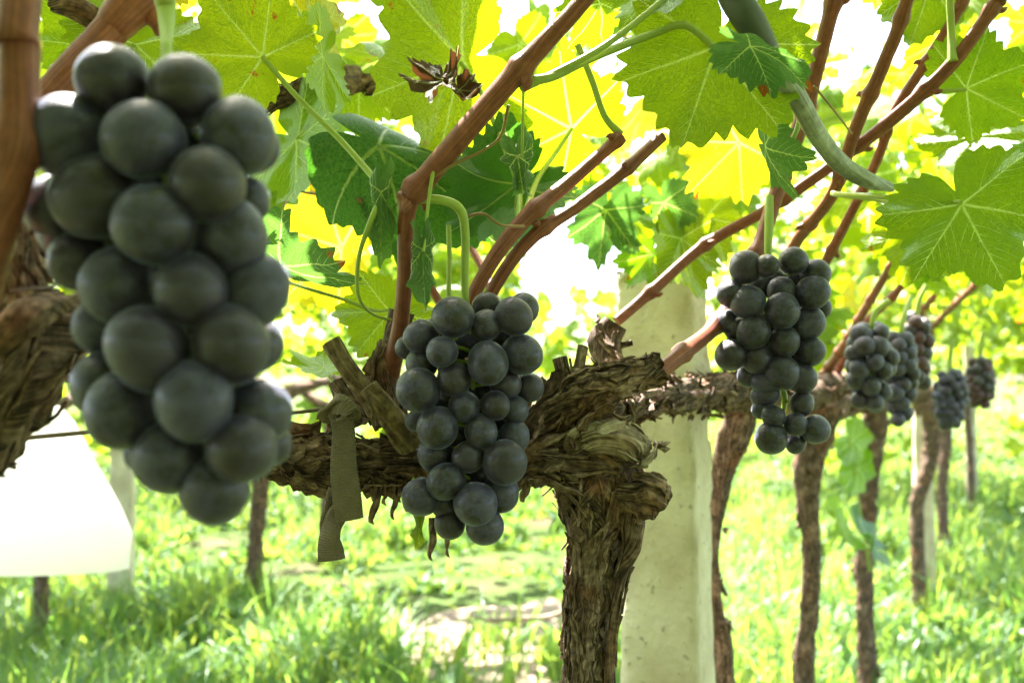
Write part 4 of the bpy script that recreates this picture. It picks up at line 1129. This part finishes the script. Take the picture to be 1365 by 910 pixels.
def canopy():
    g = np.random.default_rng(77)
    out = []
    bases = np.array([(b.x, b.y) for _, b, _ in VINES])
    # row heads: leaves belong to the vine whose head is nearest
    n_try = 34000
    d = 0.72 + (9.5 - 0.72) * g.random(n_try) ** 0.52
    x = g.uniform(-1, 1, n_try) * (0.95 + 0.62 * d)
    z = 1.16 + 0.75 * g.beta(1.5, 1.7, n_try) + 0.02 * d
    # unseen roof of leaves added over and behind the camera to block sky light
    nb = 9500
    d[:nb] = g.uniform(-3.5, 1.3, nb)
    x[:nb] = g.uniform(-2.2, 2.2, nb)
    z[:nb] = 1.45 + 0.45 * g.random(nb)
    x[2500:3300] = g.uniform(-1.3, 0.35, 800); d[2500:3300] = g.uniform(-0.55, 0.12, 800); z[2500:3300] = g.uniform(1.22, 1.6, 800)  # extra leaves out of view, added to darken the nearest bunch
    # unseen row added behind the camera, hanging low to cut frontal sky light
    x[:2500] = g.uniform(-4.5, 4.5, 2500); d[:2500] = g.uniform(-2.7, -1.9, 2500); z[:2500] = g.uniform(0.1, 1.9, 2500)
    z[2500:nb] -= 0.9 * np.clip((-d[2500:nb] - 2.2) / 1.3, 0, 1) * g.random(nb - 2500)
    d[nb:nb + 3200] = g.uniform(3.5, 5.6, 3200); x[nb:nb + 3200] = g.uniform(-3.2, 0.6, 3200); z[nb:nb + 3200] = g.uniform(1.27, 1.75, 3200)
    dens = fbm(np.column_stack([x * 0.9, d * 0.9, np.zeros(n_try)]), 2)
    ds = np.where(d < 0.3, 0.3, d)
    pxx = 682.5 + x / ds * FPX
    # picture height of the leaf
    dz = z - CAM.z
    pyy = 455 - FPX * math.tan(0) - (dz / ds - math.tan(PITCH)) * FPX
    keep = dens > -0.45
    front = np.arange(n_try) >= nb
    keep &= ~((pxx > 690) & (pxx < 955) & (pyy > 262) & (d > 0.7))            # bright gap above the post
    keep &= ~((pyy > 415) & (pxx < 690))
    keep &= ~((pyy > 455 + (pxx - 1000) * 0.06))
    keep &= ~((d < 1.0) & (pyy > 250) & (g.random(n_try) < 0.6))
    keep &= ~((d < 3.0) & (pyy > 330) & (pxx < 1100) & (g.random(n_try) < 0.75))
    keep &= ~((d > 3.2) & (d < 7.5) & (np.abs(x - 0.48 * d + 0.25) > 0.7) & (g.random(n_try) < np.where(d < 5.3, np.where(x > 0.3, 0.6, 0.25), 0.75)))     # open alley between the rows
    keep = np.where(front, keep, ~((d > 0.2) & (pyy > -70)))
    nb2 = nb + 3200
    pos = np.column_stack([x, d, z]); sd = np.array(SUN_DIR)
    for q in SUNNY:
        rel = pos - np.array(P(*q)); t = rel @ sd
        keep &= ~((t > 0.03) & (np.linalg.norm(rel - t[:, None] * sd, axis=1) < 0.075))
    idx = np.nonzero(keep)[0]
    for q in SHADED:  # unseen leaf pairs added up the sun ray to throw shade
        for t in (0.33, 0.47):
            c = P(*q[:3]) + SUN_DIR * (t + 0.06 * g.random())
            nrm = (SUN_DIR + Vector(g.normal(0, .3, 3))).normalized()
            yv = nrm.cross(Vector((g.normal(), g.normal(), 0.1))).normalized()
            M = Matrix.Translation(c) @ Matrix((yv.cross(nrm), yv, nrm)).transposed().to_4x4() @ Matrix.Scale(q[3] * 1.05, 4)
            VINES[0][2].append((-0.5, M, int(g.integers(len(SHAPES))), g.random()))
    for i in idx:
        p = Vector((x[i], d[i], z[i]))
        k = int(np.argmin((bases[:, 0] - x[i]) ** 2 + (bases[:, 1] - d[i]) ** 2))
        if p.y < 0.9 and p.x < -0.12: k = 1
        size = g.uniform(0.045, 0.088)
        tilt = abs(g.normal(R(48), R(22)))
        az = g.uniform(0, 2 * math.pi)
        nrm = Vector((math.sin(tilt) * math.cos(az), math.sin(tilt) * math.sin(az), math.cos(tilt)))
        down = Vector((0, 0, -1)); down = down - nrm * down.dot(nrm)
        yv = (down.normalized() if down.length > 0.05 else Vector((1, 0, 0)))
        yv = Quaternion(nrm, g.normal(0, 0.9)) @ yv
        xv = yv.cross(nrm)
        M = Matrix.Translation(p) @ Matrix((xv, yv, nrm)).transposed().to_4x4() @ Matrix.Diagonal((size * g.uniform(.9, 1.15), size, size, 1))
        inframe = (-40 < pxx[i] < 1405) and (-40 < pyy[i] < 600)
        VINES[k][2].append((size / d[i] if inframe and d[i] > 0.7 else -1 + size * 0.01, M, int(g.integers(len(SHAPES))), g.random()))
    for r, b, leaves in VINES:
        leaves.sort(key=lambda t: -t[0])
        own = [l for l in leaves[:84] if l[0] > 0]
        rest = leaves[len(own):]
        for s, M, k, rv in own:
            me = TEMPLATE_Y[k % 4] if rv > 0.93 else TEMPLATE[k]
            link("leaf", me, M, r)
        if rest:
            mb = MB()
            for s, M, k, rv in rest:
                v, f, m, uv, _ = LOW[k]
                A = np.array(M)
                mb.v.append(v @ A[:3, :3].T + A[:3, 3]); 
                ff = f.copy(); ff[ff >= 0] += mb.n
                mb.f.append(ff); mb.m.append(m); mb.uv.append(uv); mb.r.append(np.full(len(v), rv)); mb.n += len(v)
            o = build(mb, "foliage", LEAFMATS, r)
            o["kind"] = "stuff"
canopy()

def distant_rows():
    g = np.random.default_rng(123)
    mb = MB()
    n = 5200
    row = g.integers(0, 4, n)
    d0 = np.array([9.5, 12.5, 16.0, 20.0])[row]
    x = g.uniform(-1, 1, n) * (0.7 * d0)
    y = d0 + g.normal(0, .35, n) + 0.10 * x
    h = 1.35 + 0.45 * fbm(np.column_stack([x * 0.8, d0, np.zeros(n)]), 2)
    z = np.where(g.random(n) < 0.55, g.uniform(1.15, 1.9, n), 0.25 + (h - 0.25) * g.random(n))
    low = z < 1.15
    clump = fbm(np.column_stack([x * 0.9, d0 * 3, z * 0.8]), 2)
    keep = ~low | (clump > -0.05)
    for i in np.nonzero(keep)[0]:
        v, f, m, uv, _ = LOW[int(g.integers(len(LOW)))]
        nrm = Vector(g.normal(0, 1, 3)); nrm.z = abs(nrm.z) + 0.4; nrm.normalize()
        yv = nrm.cross(Vector(g.normal(0, 1, 3))).normalized()
        A = np.array(Matrix((yv.cross(nrm), yv, nrm)).transposed()) * g.uniform(.10, .17)
        mb.v.append(v @ A.T + np.array([x[i], y[i], z[i]]))
        ff = f.copy(); ff[ff >= 0] += mb.n
        mb.f.append(ff); mb.m.append(m); mb.uv.append(uv); mb.r.append(np.full(len(v), g.random())); mb.n += len(v)
    tag(build(mb, "distant_foliage", LEAFMATS), "glowing green mass of far vine rows beyond the grass", "foliage", kind="stuff")
distant_rows()

# ------------------------------------------------------------------ grape bunches
def sphere_mesh(name, mat, seed, nu=40, nv=24):
    th = np.linspace(0, 2 * np.pi, nu, endpoint=False)
    ph = np.linspace(0, np.pi, nv + 2)[1:-1]
    v = [np.array([[0, 0, 1.0]])]
    for p in ph:
        v.append(np.column_stack([np.sin(p) * np.cos(th), np.sin(p) * np.sin(th), np.full(nu, np.cos(p))]))
    v.append(np.array([[0, 0, -1.0]]))
    v = np.concatenate(v)
    v = v * (1 + 0.030 * fbm(v * 1.1 + seed * 7, 2))[:, None]
    v[:, 2] *= 1.04
    mb = MB()
    q = []
    for k in range(nv - 1):
        b = 1 + k * nu
        j = np.arange(nu); jn = (j + 1) % nu
        q.append(np.column_stack([b + j, b + nu + j, b + nu + jn, b + jn]))
    mb.add(v, np.concatenate(q), v[:, :2])
    j = np.arange(nu); jn = (j + 1) % nu
    mb.add(v[:nu + 1], np.column_stack([np.zeros(nu, int), 1 + j, 1 + jn]), v[:nu + 1, :2])
    vv = v[-nu - 1:]
    mb.add(vv, np.column_stack([j, np.full(nu, nu), jn]), vv[:, :2])
    return mb.mesh(name, [mat])
GR = [sphere_mesh("grape", GRAPE, s) for s in range(5)]
GRR = [sphere_mesh("grape", GRAPERED, s) for s in range(3)]
GROUP_B = "bunches of dark grapes hanging from the vines"

def bunch(label, grapes, stem_pts, stem_w, d, layer, fill=(), meshes=GR, seed=0, stem_mat=STEM):
    """grapes: (x, y, radius, layer) in picture units; layer steps go back from the front row."""
    g = np.random.default_rng(seed + 900)
    top = P(*stem_pts[0])
    r = root("grape_bunch", top, label, "grape bunch", GROUP_B)
    pts = []
    for x, y, rad, ly in list(grapes) + list(fill):
        dd = d + ly * layer
        c = P(x, y, dd)
        rr = rad / FPX * dd
        pts.append((c, rr))
    axis = [P(*q) for q in stem_pts]
    for c, rr in pts:
        q = Vector((g.normal(), g.normal() - 0.9, g.normal() - 0.8)).normalized()
        M = Matrix.Translation(c) @ q.to_track_quat('-Z', 'Y').to_matrix().to_4x4() @ Matrix.Diagonal((rr * g.uniform(.96, 1.02), rr * g.uniform(.96, 1.02), rr * g.uniform(.96, 1.09), 1))
        link("grape", meshes[int(g.integers(len(meshes)))], M, r)
    mb = MB()
    tube(mb, Path(axis, [px_r(w, q[2]) for w, q in zip(stem_w, stem_pts)], 0.003), 10)
    ax = catmull(np.array([tuple(a) for a in axis]), 60)
    for c, rr in pts:
        cz = np.array(c)
        cand = ax[ax[:, 2] > cz[2] - 0.004]
        if len(cand) == 0: continue
        q = cand[np.argmin(np.linalg.norm(cand - cz, axis=1))]
        if np.linalg.norm(q - cz) > 0.09: continue
        mid = (q + cz) / 2 + np.array([0, 0, 0.003])
        end = cz + (mid - cz) / np.linalg.norm(mid - cz) * rr * 0.9
        tube(mb, Path([q, mid, end], [0.0012, 0.0011, 0.0019], 0.003), 6)
    build(mb, "stem", stem_mat, r)
    return r

A_ = [(150, 107, 47, 1), (247, 120, 48, 1), (92, 182, 54, 1), (192, 187, 53, 0), (318, 182, 50, 1), (277, 246, 52, 0), (130, 262, 57, 1), (205, 300, 55, -.3),
      (336, 195, 37, 2.4), (72, 275, 42, 2), (308, 315, 49, .8), (328, 268, 33, 2.6), (108, 350, 42, 2), (157, 380, 51, .8), (255, 387, 50, 0), (340, 388, 47, 1.1), (198, 465, 55, -.2),
      (308, 460, 51, .1), (342, 460, 37, 2.4), (135, 435, 38, 2.3), (260, 533, 52, -.4), (165, 545, 50, .8), (140, 512, 45, 2), (343, 550, 47, 1), (323, 598, 48, .1), (228, 610, 50, .6), (285, 652, 47, .5), (195, 600, 30, 2.2)]
bunch("largest nearest grape bunch, blurred, hanging at the left of the picture", A_, [(222, 60, .36), (220, 160, .345), (225, 300, .345), (230, 420, .345), (240, 540, .345), (260, 630, .345)], (14, 12, 12, 10, 9, 6), 0.318, 0.0105,
      fill=[(258, 478, 36, 2.9), (200, 340, 40, 2.6), (90, 310, 38, 2.7), (360, 590, 30, 2.2), (250, 200, 44, 2.8), (190, 250, 44, 3), (260, 300, 44, 3), (180, 340, 44, 3), (270, 440, 42, 3), (210, 400, 44, 3), (230, 520, 44, 2.6), (270, 580, 40, 2.4), (150, 320, 44, 3), (310, 380, 40, 3), (165, 480, 40, 3)], seed=1)
def z5(x, y, r, l): return (340 + x / 2.276, 380 + y / 2.276, r / 2.276, l)
B_ = [z5(*q) for q in [(602, 97, 66, 0), (505, 155, 52, 1), (568, 202, 49, -.4), (700, 122, 48, .2), (785, 95, 56, .2), (813, 72, 49, 1.4), (703, 66, 45, 1.8), (706, 236, 65, -.3), (810, 209, 65, .7), (605, 285, 53, 0), (495, 318, 70, 0),
      (505, 238, 50, 1.3), (462, 190, 38, 2.4), (635, 368, 49, .1), (728, 365, 46, 0), (760, 300, 50, 1), (800, 305, 38, 2), (832, 310, 46, 1.7), (785, 380, 46, 1.1), (555, 432, 66, -.1), (685, 443, 52, 0),
      (785, 460, 50, .9), (548, 515, 56, 1), (647, 521, 50, 0), (757, 538, 67, -.1), (580, 595, 57, -.1), (505, 642, 58, .5), (577, 665, 44, 1.1), (670, 663, 67, -.3), (745, 630, 60, .9), (590, 722, 48, 1), (697, 730, 58, .3), (488, 412, 34, 2)]]
bunch("middle grape bunch in sharp focus hanging in front of the old arm", B_, [(547, 266, .58), (585, 266, .582), (612, 278, .588), (620, 310, .592), (620, 390, .597), (630, 480, .597), (628, 580, .597), (630, 660, .597)], (13, 13, 13, 12, 10, 8, 7, 5), 0.580, 0.0105,
      fill=[z5(*q) for q in [(655, 175, 48, 2.2), (600, 250, 48, 2.3), (650, 270, 46, 2.4), (620, 170, 44, 2.6), (690, 180, 44, 2.4), (650, 420, 46, 2.2), (735, 320, 44, 2.2), (690, 410, 42, 2.2), (650, 330, 50, 2.4), (690, 330, 45, 2.4), (560, 370, 50, 2.4), (720, 450, 45, 2.2), (620, 450, 50, 2.4), (690, 575, 50, 2), (610, 560, 45, 2.2), (640, 600, 45, 2.2), (590, 330, 45, 2.4), (755, 420, 40, 2.4), (560, 130, 40, 2.4), (760, 160, 42, 2.2)]], seed=2)
def z7(x, y, r, l): return (900 + x / 2.677, 300 + y / 2.677, r / 2.677, l)
C_ = [z7(*q) for q in [(252, 150, 60, .2), (325, 147, 44, -.5), (422, 128, 52, .2), (500, 177, 55, 1), (197, 245, 51, .5), (260, 275, 62, -.1), (380, 237, 52, .5), (490, 240, 60, 0), (380, 308, 64, -.5), (190, 345, 41, 1.2), (218, 372, 44, .9),
      (280, 380, 60, -.2), (472, 350, 62, .5), (388, 418, 55, -.1), (197, 463, 58, .4), (292, 475, 57, .4), (480, 450, 56, .5), (380, 525, 62, 0), (448, 545, 58, .6), (262, 535, 40, 1.2), (318, 558, 46, .5), (520, 295, 40, 2),
      (322, 605, 50, 1), (452, 637, 43, .5), (307, 658, 36, 1), (350, 682, 43, 0), (430, 710, 43, 0), (500, 728, 53, .3), (343, 760, 61, .2), (430, 775, 38, 1), (355, 196, 40, 2)]]
bunch("right grape bunch in focus, narrow waisted, hanging in front of the reddish cane", C_, [(1026, 262, .74), (1025, 300, .73), (1024, 350, .722), (1030, 420, .722), (1036, 500, .72), (1046, 530, .716), (1040, 570, .718)], (10, 12, 9, 8, 7, 8, 5), 0.70, 0.0105,
      fill=[z7(*q) for q in [(330, 340, 50, 2), (420, 340, 50, 2), (340, 430, 50, 2), (440, 480, 45, 2), (250, 420, 45, 2), (340, 510, 45, 2), (300, 220, 45, 2), (440, 200, 45, 2)]], seed=3)

def packed(label, box, rpx, d, n, seed, stem_pts, meshes=GR, taper=0.55):
    g = np.random.default_rng(seed)
    x0, x1, y0, y1 = box
    cx = (x0 + x1) / 2; H = y1 - y0; W = (x1 - x0) / 2 - rpx
    pl = []
    tries = 0
    while len(pl) < n and tries < 20000:
        tries += 1
        u = g.random()
        yy = y0 + rpx + u * (H - 2 * rpx)
        w = W * min(1, 0.62 + 1.6 * u) * (1 - (1 - taper) * max(0, (u - 0.35) / 0.65) ** 1.5)
        a = g.uniform(0, 2 * math.pi)
        rr = w * (0.55 + 0.45 * math.sqrt(g.random()))
        q = (cx + rr * math.cos(a), yy, rr * math.sin(a))
        if all((q[0] - p[0]) ** 2 + (q[1] - p[1]) ** 2 + (q[2] - p[2]) ** 2 > (1.36 * rpx) ** 2 for p in pl):
            pl.append(q)
    lay = 0.01
    gr = [(x, y, rpx * g.uniform(.86, 1.1), (z / FPX * d) / lay) for x, y, z in pl]
    return bunch(label, gr, stem_pts + [(cx, y0 + H * .3, d), (cx, y0 + H * .85, d)], [7] * (len(stem_pts)) + [6, 4], d, lay, meshes=meshes, seed=seed)
packed("first blurred grape bunch beyond the right one, hanging before the vine arms", (1121, 1200, 426, 552), 13.5, 1.14, 66, 4, [(1185, 400, 1.14), (1165, 420, 1.14)], taper=.5)
packed("blurred dark grape bunch tucked partly behind its larger neighbour", (1172, 1228, 440, 570), 11, 1.36, 64, 5, [(1215, 395, 1.38), (1203, 430, 1.36)], taper=.4)
packed("reddish purple grape bunch with sunlit berries at its top", (1197, 1247, 412, 520), 10, 1.5, 60, 6, [(1235, 380, 1.5), (1224, 405, 1.5)], meshes=GRR, taper=.6)
packed("small distant grape bunch hanging before the far vine trunks", (1240, 1293, 490, 573), 7.5, 2.2, 70, 7, [(1270, 450, 2.2), (1266, 485, 2.2)], taper=.6)
packed("farthest grape bunch at the end of the row", (1284, 1330, 474, 546), 7, 2.4, 60, 8, [(1312, 440, 2.4), (1307, 470, 2.4)], taper=.6, meshes=GRR)

# ------------------------------------------------------------------ posts, wire, hose, tie, bag
def post(label, top, base_xy, w, rot, cut=0.0, seed=0, z_top=None):
    bx, by = base_xy
    zt = z_top
    mb = MB()
    nseg, ns = 60, 12
    ring = []
    c = 0.10
    for k in range(4):
        for t in np.linspace(-1 + c, 1 - c, ns):
            ring.append({0: (t, -1), 1: (1, t), 2: (-t, 1), 3: (-1, -t)}[k])
    ring = np.array(ring) * w / 2
    m = len(ring)
    cs, sn = math.cos(rot), math.sin(rot)
    V = []
    for q in range(nseg + 1):
        z = -0.05 + (zt + 0.05) * q / nseg
        s = 1.06 - 0.10 * q / nseg
        p = np.column_stack([(ring[:, 0] * cs - ring[:, 1] * sn) * s + top[0] * q / nseg, (ring[:, 0] * sn + ring[:, 1] * cs) * s + top[1] * q / nseg, np.full(m, z)])
        if q == nseg: p[:, 2] += cut * ring[:, 0] / (w / 2)
        nz = fbm(p * np.array([40, 40, 22]) + seed, 3)
        corner = np.clip((np.hypot(ring[:, 0], ring[:, 1]) / (w / 2) - 1.15) * 4, 0, 1)
        p[:, :2] *= (1 - 0.026 * nz - 0.20 * corner * np.clip(nz + 0.15, 0, 1))[:, None]
        V.append(p)
    V = np.concatenate(V) + np.array([bx, by, 0])
    i = np.arange(nseg)[:, None] * m; j = np.arange(m)[None]; jn = (j + 1) % m
    f = np.stack([i + j, i + jn, i + m + jn, i + m + j], -1).reshape(-1, 4)
    mb.add(V, f, V[:, :2])
    last = V[-m:]
    mb.add(np.vstack([last, last.mean(0)[None] + [0, 0, 0.004]]), np.column_stack([np.arange(m), (np.arange(m) + 1) % m, np.full(m, m)]))
    return tag(build(mb, "concrete_post", CONCRETE), label, "post", "concrete trellis posts")
pb, pt = P(892, 910, 1.10), P(880, 340, 1.10)
post("thick weathered concrete post standing behind the main vine trunk", (pt.x - pb.x, 0), (pb.x + .003, 1.10), 0.088, R(-24), cut=0.034, seed=3, z_top=pt.z)
q = P(1228, 600, 4.4); post("distant pale post behind the curved thin trunk", (0, 0), (q.x, 4.4), 0.075, R(-15), seed=8, z_top=1.3)
q = P(1292, 570, 8.0); post("farthest pale post at the end of the row", (0, 0), (q.x, 8.0), 0.08, R(-15), seed=9, z_top=1.3)
q = P(166, 640, 4.6); post("pale post in the sunny grass right of the white bag", (0, 0), (q.x, 4.6), 0.10, R(10), seed=10, z_top=1.3)

def wire(label, pts, r=0.0012):
    mb = MB(); tube(mb, Path(pts, [r] * len(pts), 0.02), 8)
    return tag(build(mb, "trellis_wire", WIRE), label, "wire", "trellis wires")
wire("thin rusty trellis wire running past the left bunch to the cloth tie", [P(-60, 592, .50), P(60, 581, .53), P(135, 574, .55), P(300, 558, .60), P(400, 549, .625), P(452, 543, .632), P(520, 545, .66)])
wire("dark trellis wire crossing the leaves above the middle bunch", [P(150, 205, .92), P(340, 245, .95), P(440, 262, .97), P(560, 285, 1.0), P(700, 320, 1.1)], 0.0015)

def hose():
    o = root("irrigation_hose", P(985, 0, .70), "grey bent plastic hose drooping between the canes", "hose")
    mb = MB(); p = Path([P(1008, 45, .566), P(1036, 92, .575), P(1064, 134, .60), P(1090, 180, .64), P(1120, 218, .68), P(1155, 240, .69), P(1188, 250, .71)], [px_r(w, .68) for w in (30, 26, 24, 24, 24, 22, 13)], 0.0025)
    tube(mb, p, 20, lambda q, th, s: 0.05 * fbm(q * 70, 2) + 0.05 * fbm(np.column_stack([np.cos(th) * 5, np.sin(th) * 5, s * 9]), 2) - 0.14 * np.exp(-((th - 4.0) / .22) ** 2))
    build(mb, "hose_end", HOSE, o)
    mb = MB(); p = Path([P(820, -330, .60), P(905, -170, .57), P(955, -60, .56), P(982, 0, .56), P(1000, 30, .562), P(1020, 66, .568)], [px_r(w, .56) for w in (44, 45, 46, 44, 42, 36)], 0.003)
    tube(mb, p, 20, lambda q, th, s: 0.04 * fbm(q * 60, 2))
    build(mb, "hose_sleeve", HOSEDARK, o)
hose()

def tie():
    o = root("cloth_tie", P(455, 545, .62), "olive woven cloth strip tied to the wire and hanging over the left arm", "cloth tie")
    mb = MB()
    ribbon(mb, [P(452, 540, .592), P(458, 575, .589), P(458, 620, .588), P(462, 660, .589), P(466, 692, .592)], [.014, .0135, .0155, .017, .0165], (1, 0.25, 0), 0.0012, 0.0015, ripple=0.0012, seed=1)
    build(mb, "strap", CLOTH, o)
    mb = MB()
    ribbon(mb, [P(430, 562, .600), P(440, 545, .592), P(456, 533, .588), P(470, 545, .592), P(472, 562, .600)], [.008, .013, .015, .012, .006], [(0.3, 0.6, -0.7), (0.4, 0.8, -.4), (0.1, 1, 0.1), (-0.3, 0.8, -.4), (-.3, .6, -.7)], 0.0016, 0.001, ripple=0.0022, seed=4)
    ribbon(mb, [P(436, 550, .606), P(450, 538, .585), P(462, 548, .583), P(452, 558, .586)], [.010, .012, .012, .007], [(0.2, 0.9, 0.3), (0.2, 0.2, 0.9), (0.4, 0.2, .8), (.7, .3, .5)], 0.0016, 0.001, ripple=0.0018, seed=6)
    build(mb, "knot", CLOTH, o)
    mb = MB()
    ribbon(mb, [P(458, 668, .594), P(446, 695, .596), P(440, 716, .595), P(442, 746, .597)], [.010, .013, .014, .0165], [(1, 0.4, 0.2), (0.9, -0.5, -.3), (1, 0.1, 0.2), (1, 0.3, 0)], 0.0012, 0.0012, ripple=0.0016, seed=7)
    ribbon(mb, [P(446, 650, .60), P(438, 690, .601), P(430, 718, .603)], [.006, .010, .003], [(1, 0.6, 0.1), (0.7, 0.7, 0), (1, 0, 0)], 0.0012, 0.0012, ripple=0.0014, seed=9)
    build(mb, "tail", CLOTH, o)
tie()

def bag():
    d = 2.1
    top = P(60, 505, d)
    o = root("fruit_bag", top, "large white paper fruit bag glowing in the sun under the left vine", "bag")
    mb = MB()
    n, m = 40, 72
    th = np.linspace(0, 2 * np.pi, m, endpoint=False)
    V, UV = [], []
    for k in range(n):
        u = k / (n - 1)
        y = 540 + (757 - 540) * u
        w = (30 + (130 - 30) * min(1, u * 1.25) ** 0.75) / FPX * d
        c = P(42, y, d)
        pl = 1 + (0.10 * (1 - u)) * np.cos(9 * th) + 0.05 * fbm(np.column_stack([np.cos(th) * 2, np.sin(th) * 2, np.full(m, u * 3)]), 2)
        V.append(np.column_stack([c.x + w * np.cos(th) * pl, c.y + 0.42 * w * np.sin(th) * pl, np.full(m, c.z)]))
        UV.append(np.column_stack([th, np.full(m, u)]))
    V = np.concatenate(V)
    i = np.arange(n - 1)[:, None] * m; j = np.arange(m)[None]; jn = (j + 1) % m
    f = np.stack([i + j, i + m + j, i + m + jn, i + jn], -1).reshape(-1, 4)
    mb.add(V, f, np.concatenate(UV))
    build(mb, "bag_skirt", BAG, o)
    mb = MB()
    pth = Path([P(42, 541, d), P(44, 525, d), P(50, 505, d)], [px_r(58, d), px_r(30, d), px_r(50, d)], 0.004)
    tube(mb, pth, 36, lambda p, t, s: 0.16 * np.cos(9 * t), cap=True)
    build(mb, "gathered_neck", BAG, o)
    mb = MB()
    tube(mb, Path([P(50, 510, d), P(55, 470, d), P(60, 380, d)], [.003, .003, .003], .01), 8)
    build(mb, "hanger", WIRE, o)
bag()

mb = MB()
tube(mb, Path([P(632, 822, 3.55), P(655, 826, 3.6), P(690, 824, 3.65), P(730, 822, 3.7), P(765, 808, 3.75)], [.006, .009, .010, .010, .008], 0.02), 8, lambda p, t, s: .15 * fbm(p * 40, 2))
tag(build(mb, "fallen_cane", PALEWOOD), "pale fallen cane lying across the weeds and the dirt", "twig")
